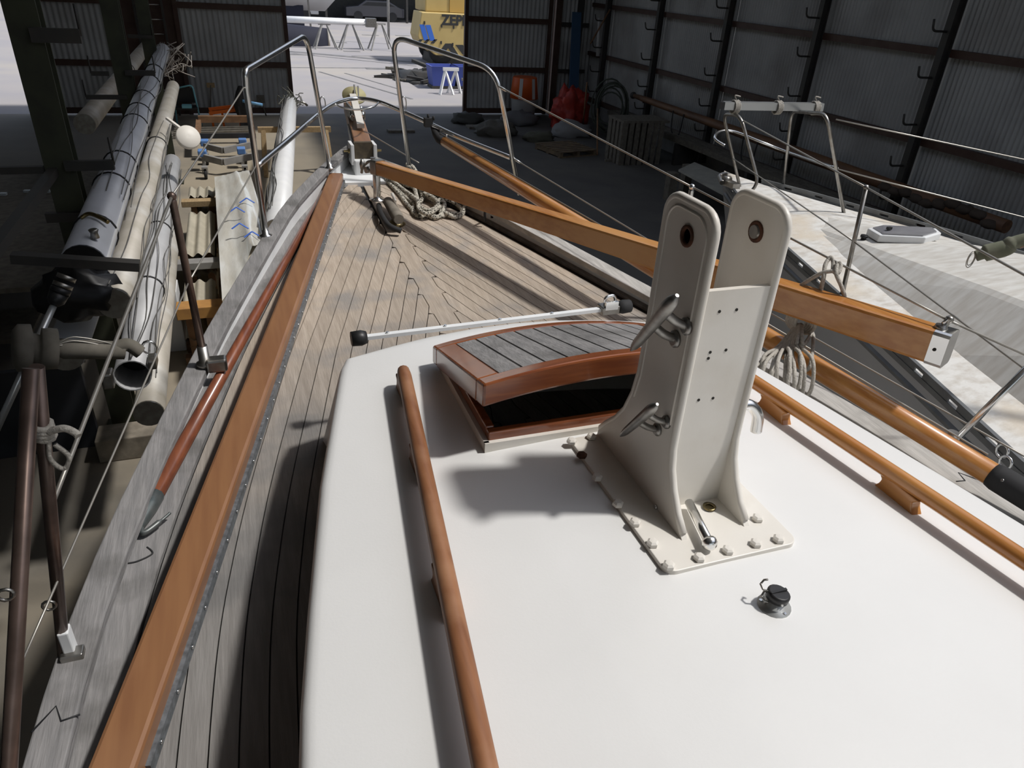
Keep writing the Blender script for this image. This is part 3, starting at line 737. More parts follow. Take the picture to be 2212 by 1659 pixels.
# stanchions and guard wires
def stanchion(foot, top, r=.0125, m='steel'):
    o = part('stanchion', MB().tube([foot, Vector(foot).lerp(Vector(top), .97), top], [r, r * .92, r * .6], 10).ball(top, r * 1.1, 6), m, yacht)
    part('stanchion_base', MB().lathe(Vector(foot) - Vector((0, 0, .0)), (0, 0, 1), [(.03, -.004), (.03, .006), (.019, .012), (.018, .075)], 12), 'steel_dull', o)
    return o
M['brown_tube'] = mat('brownish_tube', (.20, .14, .115), .35, .6, rgb2=(.12, .085, .07), scale=15)  # brown tint stands for reflections on the port stanchion; gate tubes are dark brown
s1f, s1t = ay(443, 786, 2.5), ay(371, 424, 2.5)
st1 = stanchion(s1f, s1t, .0135, 'brown_tube')
part('stanchion_bracket', MB().box(s1f + Vector((.04, -.01, .0)), (.07, .05, .05)), 'steel_dull', st1, bevel=.008)
g_f, g_t = capfoot(138, 1412), ay(79, 792, 1.3)
st2 = part('stanchion', MB().tube([g_f, g_t], .0125, 10), 'brown_tube', yacht)
part('stanchion_base', MB().box(g_f + Vector((.015, .0, .035)), (.022, .03, .075)), 'white_paint', st2, bevel=.003)
part('stanchion_base', MB().box(g_f + Vector((.02, -.012, .005)), (.045, .03, .02)), 'steel_dull', st2, bevel=.003)
part('stanchion_strut', MB().tube([ay(67, 796, 1.28), ax(20, 1659, -.52), ax(20, 1659, -.52) + (ax(20, 1659, -.52) - ay(67, 796, 1.28)) * .12], .0135, 10), 'brown_tube', st2)
part('strut_ring', MB().tube([ax(12, 1285, -.45) + Vector((.012 * math.cos(a), 0, .012 * math.sin(a))) for a in [i * math.pi / 5 for i in range(10)]], .003, 5, closed=True), 'steel_dull', st2)
part('strut_ring', MB().tube([ax(106, 1308, -.48) + Vector((.012 * math.cos(a), 0, .012 * math.sin(a))) for a in [i * math.pi / 5 for i in range(10)]], .003, 5, closed=True), 'steel_dull', st2)
r2f, r2t = capfoot(2043, 972), ax(2235, 778, 2.42)
stanchion(r2f, r2t)
r3t = ay(1495, 404, 2.62); stanchion(Vector((r3t.x - .0, r3t.y, dz(2.62) + cap(2.62))), r3t)
W_ = 'guard_wire'
wire(W_, ay(527, 188, fa.y + .03), s1t, .0035, yacht, sag=.004)
wire(W_, ay(553, 358, fa.y + .01), s1f.lerp(s1t, .52), .0035, yacht)
gl = lambda py: g_f.lerp(g_t, (1412 - py) / (1412 - 792.))
wire(W_, s1t, gl(1066), .0055, yacht)
wire(W_, s1f.lerp(s1t, .52), ax(38, 1452, -.5), .003, yacht)
wire(W_, ay(1076, 186, ra_y), r3t, .0042, yacht)
wire(W_, r3t, ax(2049, 692, 2.06), .0042, yacht)
wire(W_, ax(2049, 692, 2.06), ax(2240, 778, 2.42), .0042, yacht)
wire(W_, ay(1108, 342, ra_y), ay(1649, 668, 2.2), .0036, yacht)
wire(W_, ay(1649, 668, 2.2), ax(2260, 1012, 2.32), .0036, yacht)
wire('bobstay', b0.lerp(b1, .35) + Vector((.06, 0, 0)), ay(905, 352, 4.8), .004, yacht)
part('turnbuckle', MB().tube([ay(1078, 187, ra_y), ay(1095, 197, ra_y - .03)], .008, 8), 'steel', yacht)
part('turnbuckle', MB().tube([ay(1108, 342, ra_y), ay(1128, 354, ra_y - .03)], .008, 8), 'steel', yacht)
# rigging knot on the gate stanchion
kp = gl(908)
mbk = MB()
for i in range(4): mbk.tube([kp + Vector((.016 * math.cos(a) , .016 * math.sin(a), .008 * i - .012 + .003 * math.sin(a * 2))) for a in [j * math.pi / 6 for j in range(12)]], .006, 6, closed=True)
mbk.tube(smooth_path([kp + Vector((.012, -.012, .004)), kp + Vector((.04, -.02, .012)), kp + Vector((.055, -.02, 0)), kp + Vector((.06, -.025, -.005))]), .007, 7)
mbk.tube(smooth_path([kp + Vector((.01, -.014, -.01)), kp + Vector((.004, -.02, -.05)), kp + Vector((.02, -.02, -.075)), kp + Vector((.034, -.02, -.05)), kp + Vector((.018, -.02, -.02))]), .0045, 6)
part('rope_lashing', mbk, 'rope_grey', label='short frayed rope lashing knotted round the dark gate stanchion', cat='rope')

# ------------------------------------------------------------------ spars on deck
# staysail boom from the samson post to the starboard side
A0, A1 = ay(818, 362, 4.45), ax(2020, 744, 2.05)
bm_ = root('staysail_boom', (A0.x, A0.y, A0.z - .06), 'varnished square wooden boom running from the bow post to a steel end cap', 'boom')
dA = (A1 - A0).normalized()
part('spar', MB().beam(A0, A1, .068, .082, bev=.012, w2=.085, h2=.115), 'varnish', bm_)
part('end_cap', MB().beam(A1 - dA * .005, A1 + dA * .045, .09, .12, bev=.014), 'steel', bm_)
part('cap_screw', MB().lathe(A1 + dA * .02 + Vector((-.044, -.012, 0)), (-1, -.2, 0), [(.006, 0), (.005, .004)], 8), 'dark_hole', bm_)
e0 = A1 + Vector((.0, 0, .06)); e1 = ax(2049, 692, 2.06)
part('end_swivel', MB().lathe(e0, e1 - e0, [(.022, -.01), (.022, .004), (.012, .01), (.011, .03), (.014, .036), (.008, .045)], 12), 'steel_dull', bm_)
part('end_eye', MB().tube(rounded([e0 + (e1 - e0) * .5 + Vector((-.01, 0, 0)), e1 + Vector((-.012, 0, 0)), e1 + Vector((.0, 0, .014)), e1 + Vector((.012, 0, 0)), e0 + (e1 - e0) * .5 + Vector((.01, 0, 0))], .008), .005, 7), 'steel', bm_)
part('gooseneck', MB().beam(A0 + dA * .02, A0 - dA * .04, .075, .09, bev=.01).lathe(A0 - dA * .06 - Vector((0, 0, .045)), (0, 0, 1), [(.012, 0), (.012, .09), (.018, .095)], 10).tube(smooth_path([A0 - dA * .04, A0 - dA * .1 + Vector((0, 0, .02)), A0 - dA * .14 + Vector((-.02, 0, -.02)), A0 - dA * .16 + Vector((-.02, 0, -.06))]), .009, 8).lathe(A0 - dA * .1 + Vector((-.01, 0, -.03)), (1, .4, 0), [(.02, -.02), (.02, .02)], 10).lathe(A0 - dA * .13 + Vector((-.03, 0, .0)), (0, 0, 1), [(.014, -.03), (.018, .0), (.01, .03)], 10), 'steel_dull', bm_)
# round spinnaker pole hung from the pulpit
B0p, B1p = ay(950, 300, 4.6), ax(2115, 1008, 2.06)
spn = root('spinnaker_pole', (B1p.x, B1p.y, B1p.z - .05), 'round varnished pole clipped to the pulpit rail, black fitting at its aft end', 'pole')
dB = (B1p - B0p).normalized(); B2p = B1p + dB * .55
part('spar', MB().tube([B0p, B0p.lerp(B2p, .3), B0p.lerp(B2p, .7), B2p], [.029, .037, .040, .036], 16), 'varnish', spn)
part('jaw_end', MB().tube([B0p - dB * .1 + Vector((0, 0, .05)), B0p - dB * .05 + Vector((0, 0, .02)), B0p, B0p + dB * .06], [.014, .026, .031, .031], 10), 'rubber', spn)
part('jaw_pin', MB().lathe(B0p - dB * .02 + Vector((.01, 0, .02)), (.2, 0, 1), [(.008, 0), (.008, .03), (.011, .034)], 8).lathe(B0p + dB * .06 + Vector((.01, 0, .025)), (.2, 0, 1), [(.007, 0), (.007, .02)], 8), 'steel', spn)
part('aft_sleeve', MB().tube([B1p + dB * .04, B1p + dB * .06, B2p + dB * .1], [.039, .0435, .043], 14), 'rubber', spn)
for t in (.09, .2, .32): part('sleeve_screw', MB().lathe(B1p + dB * t + Vector((-.036, 0, .022)), (-1, 0, .6), [(.006, 0), (.005, .003)], 8), 'steel', spn)
part('pole_line', MB().tube([B0p + Vector((.0, 0, .035)), B0p.lerp(B1p, .5) + Vector((.02, 0, .044)), B1p + Vector((.015, 0, .044))], .003, 6), 'wire', spn)
# worn square spar along the port side deck
C0, C1 = az(727, 392, dz(4.5) + .055), az(262, 1659, dz(.9) + .055)
dC = (C1 - C0).normalized(); C2 = C1 + dC * .8
C0.z = dz(C0.y) + .052; C1.z = dz(C1.y) + .052; C2.z = dz(C2.y) + .052
psp = root('deck_spar', (C0.x, C0.y, dz(C0.y)), 'long square orange-brown spar lying along the port side deck', 'spar')
part('spar', MB().beam(C0, C1, .088, .092, bev=.01).beam(C1, C2, .088, .092, bev=.01), 'worn_varnish', psp)
trk = (C1 - C0).cross(Vector((0, 0, 1))).normalized() * (-1)
if trk.x < 0: trk = -trk
part('sail_track', MB().beam(C0 + trk * .048 - Vector((0, 0, .012)), C1 + trk * .048 - Vector((0, 0, .012)), .012, .03), mat('track_metal', (.22, .24, .26), .5, .5, rgb2=(.12, .13, .14), scale=60), psp)
for i in range(34):
    q = C0.lerp(C1, (i + .5) / 34) + trk * .0545 - Vector((0, 0, .01))
    part('track_screw', MB().lathe(q, trk, [(.006, 0), (.004, .003)], 6), 'steel', psp)
# boat hook beside it
D0, D1 = az(703, 414, dz(4.35) + .022), az(328, 1086, dz(1.85) + .022)
D0.z = dz(D0.y) + .022; D1.z = dz(D1.y) + .025
bh = root('boat_hook', (D1.x, D1.y, dz(D1.y)), 'slim reddish brown boat hook lying beside the square spar', 'boat hook')
dD = (D1 - D0).normalized()
part('shaft', MB().tube([D0, D0.lerp(D1, .5), D1], [.017, .021, .023], 12), 'mahogany_y', bh)
part('butt_knob', MB().ball(D0 - dD * .015, .027, 8), 'rubber', bh)
hkm = mat('hook_metal', (.10, .12, .12), .45, .6, rgb2=(.16, .17, .165), scale=25)
D2 = D1 + dD * .2
part('hook_head', MB().tube([D1 - dD * .03, D1 + dD * .02, D1 + dD * .11, D2], [.025, .0245, .015, .005], 10).tube(smooth_path([D1 + dD * .09, D1 + dD * .13 + Vector((.025, 0, 0)), D1 + dD * .105 + Vector((.06, .01, .004)), D1 + dD * .08 + Vector((.075, .01, .006))]), [.009] * 8 + [.008] * 8 + [.004] * 9, 8), hkm, bh)
tl = az(300, 1185, dz(1.6) + .006)
part('twine', MB().tube(smooth_path([(tl.x + .02, tl.y, tl.z), (tl.x + .035, tl.y - .03, tl.z), (tl.x, tl.y - .05, tl.z), (tl.x - .03, tl.y - .05, tl.z)]), .0025, 5), 'rubber', label='scrap of dark twine on the deck by the hook head', cat='twine')

# ------------------------------------------------------------------ ropes
def flecked():
    m = bpy.data.materials.new('flecked_rope'); m.use_nodes = True; t = m.node_tree; b = t.nodes['Principled BSDF']
    b.inputs['Roughness'].default_value = .9
    tc = t.nodes.new('ShaderNodeTexCoord'); v = t.nodes.new('ShaderNodeTexVoronoi'); v.inputs['Scale'].default_value = 75
    t.links.new(tc.outputs['Object'], v.inputs['Vector'])
    r = t.nodes.new('ShaderNodeValToRGB'); r.color_ramp.elements[0].position = .36; r.color_ramp.elements[1].position = .46
    r.color_ramp.elements[0].color = (.06, .055, .045, 1); r.color_ramp.elements[1].color = (.46, .43, .36, 1)
    t.links.new(v.outputs[0], r.inputs[0]); t.links.new(r.outputs[0], b.inputs['Base Color']); return m
M['fleck'] = flecked()
def pd(px, py, h=.012):
    z = -1.3
    for _ in range(30):
        P_ = az(px, py, z); z = .5 * z + .5 * (dz(P_.y) + h)
    return az(px, py, z)
loops = [
 [(835, 385, .03), (870, 398, .03), (905, 410, .03), (912, 430, .02), (895, 445, .012), (893, 460, .012), (910, 468, .012), (935, 462, .012), (942, 440, .02), (925, 425, .03), (900, 405, .04)],
 [(855, 378, .05), (890, 400, .05), (900, 425, .04), (905, 445, .03), (925, 455, .03), (945, 445, .035), (940, 430, .045), (915, 418, .05)],
 [(955, 465, .012), (945, 445, .03), (950, 432, .05), (960, 440, .03), (957, 460, .02), (968, 466, .012), (990, 468, .012), (998, 455, .012), (985, 438, .02), (965, 430, .03), (930, 415, .05)],
 [(830, 380, .02), (850, 400, .015), (875, 425, .015), (895, 440, .015), (935, 470, .015), (955, 462, .02)],
 [(905, 400, .06), (890, 372, .1), (880, 355, .09), (893, 362, .06), (905, 380, .04), (930, 395, .03)],
 [(838, 392, .015), (862, 418, .012), (885, 448, .012), (905, 462, .014), (945, 468, .014), (975, 462, .014), (998, 462, .012), (1003, 448, .03), (1010, 440, .05)],
 [(845, 388, .04), (880, 392, .06), (915, 402, .07), (955, 425, .06), (985, 440, .03), (1000, 458, .014), (985, 470, .014), (962, 460, .03)],
 [(828, 370, .06), (840, 382, .04), (865, 405, .03), (900, 432, .045), (905, 452, .05), (925, 462, .04), (950, 446, .05)],
]
mb = MB()
for L in loops: mb.tube(smooth_path([pd(*q) for q in L], 7), .0138, 8)
part('rope_coil', mb, 'fleck', label='tangled heap of black-flecked white rope by the bow post', cat='rope')
# grey coil hung from the guard wire
hc = lambda px, py, x: ax(px, py, x)
mb = MB()
def hang(L, x, r=.0075): mb.tube(smooth_path([hc(px, py, x + dx - .17 * max(0, min(1, (py - 725) / 60.))) for px, py, dx in L], 7), r, 8)
X0 = 1.93
hang([(1788, 562, .02), (1782, 575, 0), (1779, 600, -.02), (1770, 635, -.02), (1755, 665, -.03), (1735, 690, -.04)], X0)
hang([(1810, 568, .03), (1806, 590, .0), (1818, 620, .01), (1826, 650, .02), (1822, 680, .01), (1790, 690, 0), (1755, 700, -.02)], X0)
hang([(1788, 562, .02), (1795, 556, .03), (1800, 566, .03), (1800, 585, .01), (1810, 590, .01), (1816, 575, .03), (1812, 566, .03)], X0)
hang([(1806, 585, .01), (1775, 590, -.02), (1740, 610, -.05), (1712, 632, -.07), (1690, 655, -.09), (1672, 662, -.1), (1675, 655, -.08), (1700, 640, -.05), (1740, 640, -.02), (1775, 640, 0)], X0)
for i in range(5): # binding turns
    a = i * 8
    mb.tube([hc(1722 + a * .55 + 22 * math.cos(t), 690 + a * .25 + 22 * math.sin(t), X0 - .05 + .03 * math.sin(t + .6)) for t in [k * math.pi / 8 for k in range(16)]], .0075, 7, closed=True)
for i, (bx, by, w, dx) in enumerate(((1648, 872, 16, -.14), (1664, 862, 12, -.16), (1672, 905, 20, -.12), (1690, 880, 22, -.1), (1700, 850, 26, -.08), (1715, 870, 18, -.05), (1728, 860, 24, -.02), (1676, 845, 26, -.13), (1740, 800, 12, 0.0))):
    hang([(1722 + i, 700, -.05), (1705 + (bx - 1700) * .4, 745, -.06), (bx - w, by - 75, dx), (bx - w, by - 15, dx), (bx, by, dx), (bx + w, by - 18, dx), (bx + w + 4, by - 80, dx), (1715 + (bx - 1700) * .5, 745, -.05), (1732, 702, -.05)], X0, .0068)
part('rope_hank', mb, 'rope_grey', label='grey rope hank hung from the guard wire beside the boom', cat='rope')

# ================================================================== NEIGHBOURING YACHT
M['hull_grey'] = mat('grey_hull', (.36, .37, .385), .4, rgb2=(.32, .33, .345), scale=2, coat=.2)
M['deck_mottled'] = mat('mottled_deck', (.64, .63, .60), .75, rgb2=(.48, .445, .395), scale=13, stretch=(1.0, 1.6, 1), detail=5, lo=.42, hi=.70, rgb3=(.58, .51, .41), scale3=2.2, bump=.2, bscale=60)  # cream tones mottled together by stretched noise
M['trunk'] = mat('trunk_gelcoat', (.62, .61, .575), .6, rgb2=(.50, .475, .43), scale=7, stretch=(1, 3.5, .5), detail=5)
M['alu'] = mat('grey_aluminium', (.17, .18, .185), .5, .4, rgb2=(.13, .135, .14), scale=8)
NX = 3.9
NH = [(-4, 1.55), (-1.5, 1.7), (0, 1.62), (1.3, 1.39), (1.92, 1.20), (2.8, .94), (3.57, .72), (4.13, .50), (4.6, .33), (5.0, .15), (5.25, .02)]
NS = [-4, -3, -2, -1, 0, .4, .8, 1.2, 1.6, 2.0, 2.4, 2.8, 3.2, 3.6, 4.0, 4.3, 4.6, 4.8, 5.0, 5.15, 5.25]
def nh(y): return interp(NH, y)
def nz_(y): return -1.47 + .012 * max(0, y - 1)
ny = root('neighbour_yacht', (NX, 1, FL), 'grey hulled yacht with mottled cream deck moored in the shed alongside', 'yacht')
rs = []
for y in NS:
    h = nh(y); z = nz_(y); L = []
    pr = [(1, 0), (1.0, -.5), (.9, -1.0), (.6, -1.45), (.1, -1.65)]
    for a, b in pr: L.append(Vector((NX - h * a, y + max(0, y - 3.5) * .3 * b, z + b)))
    for a, b in reversed(pr): L.append(Vector((NX + h * a, y + max(0, y - 3.5) * .3 * b, z + b)))
    rs.append(L)
part('hull', MB().loft(rs, closed=False, smooth=True), 'hull_grey', ny)
part('keel', MB().bb((NX - .12, -2, FL), (NX + .12, 1.5, -2.9)), 'hull_grey', ny)
vs = []; 
for y in NS:
    h = nh(y) - .012
    for q in range(9):
        u = -1 + q / 4; vs.append((NX + u * h, y, nz_(y) + .045 * (1 - u * u)))
fs = [(i * 9 + k, i * 9 + k + 1, i * 9 + 10 + k, i * 9 + 9 + k) for i in range(len(NS) - 1) for k in range(8)]
nd = part('deck', MB().add(vs, fs, True), 'deck_mottled', ny)
# perforated toe rail, both sides
for sg in (-1, 1):
    ys = [4.95 - .0625 * i for i in range(110)]
    lo_, hi_ = [], []
    def pt(y, zz, o=0): return Vector((NX + sg * (nh(y) + o), y, nz_(y) + zz))
    for zz0, zz1, o in ((-.012, .012, .012), (.034, .05, .012)):
        rr = []
        for y in ys[::2]: rr.append([pt(y, zz0, -o), pt(y, zz1, -o), pt(y, zz1, o - .004), pt(y, zz0, o - .004)])
        part('toe_rail' if zz0 < 0 else 'rail_top', MB().loft(rr), 'alu', ny)
    mbx = MB()
    for i in range(0, len(ys) - 4, 4):
        a, b = ys[i], ys[i + 3]
        m_ = [[pt(y, .008, -.006), pt(y, .036, -.006), pt(y, .036, .004), pt(y, .008, .004)] for y in (a, ys[i + 1], ys[i + 2], b)]
        mbx.loft(m_)
    part('rail_web', mbx, 'alu', ny)
    rr = []
    for y in ys[::3]: rr.append([pt(y, -.085, .0), pt(y, -.075, .014), pt(y, -.06, .014), pt(y, -.05, .0)])
    part('rubbing_strake', MB().loft(rr), 'alu', ny)
# trunk cabin, wedge shaped
rs = []
for y, hbm, ht, zt in ((3.96, .22, .18, -1.425), (3.85, .29, .24, -1.41), (3.4, .44, .31, -1.355), (3.0, .57, .39, -1.305), (2.34, .77, .50, -1.225), (2.09, .84, .54, -1.2), (1.5, 1.0, .70, -1.15), (.8, 1.12, .85, -1.11), (-1, 1.25, 1.0, -1.09), (-4, 1.2, .98, -1.09)):
    z0 = nz_(y) + .01
    rs.append([Vector((NX - hbm, y, z0)), Vector((NX - ht - .015, y, zt - .02)), Vector((NX - ht + .02, y, zt)), Vector((NX, y, zt + .035)), Vector((NX + ht - .02, y, zt)), Vector((NX + ht + .015, y, zt - .02)), Vector((NX + hbm, y, z0))])
part('trunk_cabin', MB().loft(rs, closed=False), 'trunk', ny)
hm = mat('hatch_acrylic', (.20, .20, .22), .2, rgb2=(.28, .28, .29), scale=5, coat=.5)
hq = [az(1874, 493, -1.29), az(1900, 487, -1.27), az(2022, 493, -1.24), az(2034, 503, -1.24), az(2000, 513, -1.25), az(1900, 508, -1.28)]
nhch = part('deck_hatch', MB().slab([p + Vector((0, 0, .0)) for p in hq], .045), 'white_paint', ny, bevel=.006)
cc = sum(hq, Vector()) / 6
part('hatch_lens', MB().slab([cc + (p - cc) * .86 + Vector((0, 0, .008)) for p in hq], .02), hm, nhch)
part('hatch_handle', MB().box(az(1921, 493, -1.25), (.03, .02, .015)), 'black', nhch)
part('hatch_lock', MB().box(az(1988, 512, -1.265), (.03, .02, .02)), 'black', nhch)
vp = az(1866, 513, -1.33); part('vent', MB().lathe(vp - Vector((0, 0, .02)), (0, 0, 1), [(.016, 0), (.016, .02), (.024, .024), (.022, .036)], 12), 'black', ny)
# pulpit
P1f, P1t = az(1600, 412, -1.43), ay(1562, 246, 4.95)
P2t = ay(1600, 250, 4.6); P2f = Vector((P2t.x + .02, 4.45, nz_(4.45) + .03))
P3f = az(1692, 412, -1.43); P3t = ay(1710, 240, P3f.y)
P4f = az(1824, 468, -1.43); P4t = ay(1786, 246, P4f.y)
npu = part('pulpit', MB().tube(rounded([P1f, P1t, P2t, ay(1640, 400, 4.4), P2f], .1), .013, 10), 'steel_dull', ny)
part('pulpit_hoop', MB().tube(rounded([P3f, P3t, P4t, P4f], .12), .013, 10), 'steel_dull', npu)
part('pulpit_rail', MB().tube(smooth_path([ay(1566, 315, 5.1), ay(1545, 300, 5.2), ay(1553, 285, 5.3), ay(1585, 284, 5.3), ay(1640, 305, 5.1), ay(1700, 328, 4.9), ay(1808, 364, P4f.y)], 6), .012, 10), 'steel', npu)
part('bow_roller', MB().box(az(1580, 398, -1.36), (.07, .14, .04)).lathe(az(1570, 388, -1.34), (1, 0, 0), [(.03, -.03), (.03, .03)], 12).tube(smooth_path([az(1560, 395, -1.36), az(1556, 380, -1.33), az(1572, 376, -1.31)]), .02, 8), 'steel_dull', ny)
# square tube lashed across the pulpit
qa, qb = ay(1563, 228, 4.75), ay(1776, 231, 4.55)
sq = root('aluminium_tube', (qa.x, qa.y, qa.z - .03), 'square aluminium tube lashed across the neighbouring pulpit', 'tube')
part('tube', MB().beam(qa, qb, .055, .055), mat('mill_alu', (.45, .46, .46), .35, .8), sq)
part('end_plug', MB().beam(qa - (qb - qa).normalized() * .02, qa, .05, .05), 'black', sq)
for t in (.12, .55, .93):
    mbk = MB(); c_ = qa.lerp(qb, t)
    for i in range(4): mbk.tube([c_ + Vector((.012 * i - .02, .04 * math.cos(a), .046 * math.sin(a) - .008)) for a in [j * math.pi / 6 for j in range(12)]], .006, 6, closed=True)
    mbk.tube(smooth_path([c_ + Vector((0, 0, .04)), c_ + Vector((-.02, 0, .07)), c_ + Vector((.02, -.01, .065))]), .005, 5)
    part('lashing', mbk, 'rope_grey', sq)
# stanchion and guard wires
S1t = ay(1871, 405, 2.75); S1f = Vector((NX - nh(2.75) + .02, 2.75, nz_(2.75)))
part('stanchion', MB().tube([S1f, S1t], [.0125, .011], 10).ball(S1t, .014, 6), 'steel_dull', ny)
wire('guard_wire', ay(1604, 260, 4.6), S1t, .005, ny); far_ = lambda a, b, k=3.0: Vector(a) + (Vector(b) - Vector(a)) * k
wire('guard_wire', S1t, far_(S1t, ax(2260, 620, 2.55), 1.35), .005, ny)
wire('guard_wire', ay(1583, 342, 4.8), S1f.lerp(S1t, .55), .004, ny); wire('guard_wire', S1f.lerp(S1t, .55), far_(S1f.lerp(S1t, .55), ax(2260, 832, 2.5), 1.35), .004, ny)
wire('guard_wire', ay(1806, 258, P4f.y), far_(ay(1806, 258, P4f.y), ax(2260, 355, 5.3)), .005, ny); wire('guard_wire', ay(1812, 366, P4f.y), far_(ay(1812, 366, P4f.y), ax(2260, 482, 5.3)), .005, ny)
for px, py in ((2165, 975), (2172, 1000)):
    c_ = az(px, py, nz_(1.3) + .06); part('rail_eye', MB().tube([c_ + Vector((.0, .022 * math.cos(a), .026 * math.sin(a))) for a in [j * math.pi / 6 for j in range(12)]], .005, 6, closed=True), 'steel', ny)
# covered spar poking in from the right
ta_, tb_ = ax(2108, 553, 2.7), ax(2240, 512, 2.85)
cs = root('covered_spar', (tb_.x, tb_.y, tb_.z - .03), 'olive canvas covered spar end with wire loops reaching in at right', 'spar')
part('spar', MB().tube([ta_.lerp(tb_, .7), ta_.lerp(tb_, 7)], [.024, .03], 10), 'worn_varnish', cs)
part('cover', MB().tube(smooth_path([ta_, ta_.lerp(tb_, .15), ta_.lerp(tb_, .5) + Vector((0, 0, -.006)), ta_.lerp(tb_, .62) + Vector((0, 0, .006)), tb_]), [.022] * 8 + [.033] * 8 + [.032] * 8 + [.026] * 9, 10), mat('olive_canvas', (.13, .14, .09), .9, rgb2=(.19, .19, .14), scale=18), cs)
mbk = MB()
for r_ in (.035, .026): mbk.tube([ta_ + Vector((-.02 + r_ * .6 * math.cos(a), 0, -.012 + r_ * math.sin(a))) for a in [j * math.pi / 8 for j in range(16)]], .0018, 5, closed=True)
part('wire_loop', mbk, 'wire', cs)

# ================================================================== LEFT SIDE: mast rack and masts
rk = root('mast_rack', (-1.28, 10.5, FL), 'dark green steel cantilever rack holding the stored masts', 'rack')
RX = -1.28
for y in (6.25, 10.8, 14.9):
    mbx = MB().bb((RX - .1, y - .09, FL), (RX + .1, y - .075, 2.6)).bb((RX - .1, y + .075, FL), (RX + .1, y + .09, 2.6)).bb((RX - .012, y - .08, FL), (RX + .012, y + .08, 2.6))
    p_ = part('post', mbx, 'green_steel', rk)
    part('foot_plate', MB().bb((RX - .18, y - .16, FL), (RX + .18, y + .16, FL + .02)), 'green_steel', p_)
def arm(px0, px1, py, y, hgt=.06, pin=True):
    a, b = ay(px0, py, y - .1), ay(px1, py, y - .1); b.z = a.z
    o = part('arm', MB().beam(a, b, .05, hgt), 'dark_steel', rk)
    if pin: part('stop_pin', MB().tube([b, b + Vector((0, 0, .2))], .009, 6), 'dark_steel', o)
arm(66, 174, 75, 6.25, .09); arm(140, 247, 358, 6.25, .07); arm(95, 0, 366, 6.25, .05, False)
arm(270, 335, 157, 10.8, .06); arm(235, 197, 159, 10.8, .05); arm(276, 330, 78, 14.9, .05); arm(275, 186, 210, 10.8, .05)
arm(275, 360, 290, 10.8, .06); arm(100, 330, 470, 6.25, .07, False); arm(285, 332, 678, 5.6, .05)
# near bracket the big mast end rests on
na, nb = ay(25, 556, 4.3), ay(302, 574, 4.3)
nbk = part('near_bracket', MB().beam(na, nb, .07, .05).beam(nb - Vector((.0, 0, .0)), nb + Vector((0, 0, .13)), .015, .015).beam((RX - .05, 4.3, na.z), (RX - .05, 6.2, na.z), .06, .06), 'dark_steel', rk)

M['mast_white'] = mat('silver_grey_mast', (.58, .595, .64), .45, .05, rgb2=(.50, .515, .55), scale=3)
M['mast_cream'] = mat('oxidised_mast', (.50, .46, .40), .55, .1, rgb2=(.40, .365, .30), scale=4, rgb3=(.56, .54, .50), scale3=3)
M['mast_grey'] = mat('dull_alloy_mast', (.50, .50, .505), .5, .1, rgb2=(.42, .42, .425), scale=4)
M['mast_bright'] = mat('white_mast', (.80, .80, .79), .35, rgb2=(.74, .74, .74), scale=4, coat=.2)
M['strap'] = mat('black_strap', (.012, .012, .013), .6)
def mastlike(name, p0, p1, r, m, label, straps=(), squash=1.0, group=None, hollow=False):
    p0, p1 = Vector(p0), Vector(p1); o = root(name, (p0.x, p0.y, p0.z - r), label, 'mast', group)
    d = (p1 - p0).normalized(); rt = d.cross(Vector((0, 0, 1))).normalized(); up = rt.cross(d)
    def ring(c, k=1.0): return [c + rt * math.cos(a) * r * squash * k + up * math.sin(a) * r * k for a in [i * math.pi / 10 for i in range(20)]]
    part('tube', MB().loft([ring(p0), ring(p0.lerp(p1, .5)), ring(p1, .92)], cap=False, smooth=True).loft([ring(p0), ring(p0, .93), ring(p0 + d * .4, .93)], cap=False).add(ring(p1, .92), [tuple(range(20))]), m, o)
    if hollow: part('bore', MB().add(ring(p0 + d * .25, .93), [tuple(range(20))]), 'dark_hole', o)
    else: part('heel_plate', MB().loft([ring(p0 - d * .012, .97), ring(p0 + d * .01, .97)]), 'steel_dull', o)
    for t in straps:
        rr = [q for q in ring(p0.lerp(p1, t), 1.03)]
        part('strap', MB().tube(rr, .008, 6, closed=True), 'strap', o)
    return o, p0, p1, d, rt, up
m1, a1, b1_, d1_, rt1, up1 = mastlike('stored_mast', az(182, 572, -1.62), az(352, 108, -1.62), .125, 'mast_white', 'big pale blue-grey mast with black straps on the rack', (.05, .145, .21, .36, .42, .5, .62, .72))
[c for c in m1.children if c.name.startswith('heel')][0].data.materials[0] = mat('black_sheet', (.008, .008, .009), .4)
part('sail_groove', MB().beam(a1 + rt1 * .118 + up1 * .02, b1_ + rt1 * .112 + up1 * .02, .03, .02), 'mast_bright', m1)
c_ = a1.lerp(b1_, .045)
part('mast_cleat', MB().tube(smooth_path([c_ + up1 * .125 - rt1 * .05, c_ + up1 * .15 + rt1 * .0, c_ + up1 * .14 + rt1 * .06 - d1_ * .05, c_ + up1 * .12 + rt1 * .11 - d1_ * .1]), .013, 8), 'bronze', m1)
part('mast_winch', MB().lathe(a1.lerp(b1_, .01) + up1 * .12 + rt1 * .07, up1, [(.025, 0), (.02, .03), (.028, .05), (.02, .055)], 10), 'steel_dull', m1)
wmat = mat('thin_cable', (.17, .165, .155), .6, .4)
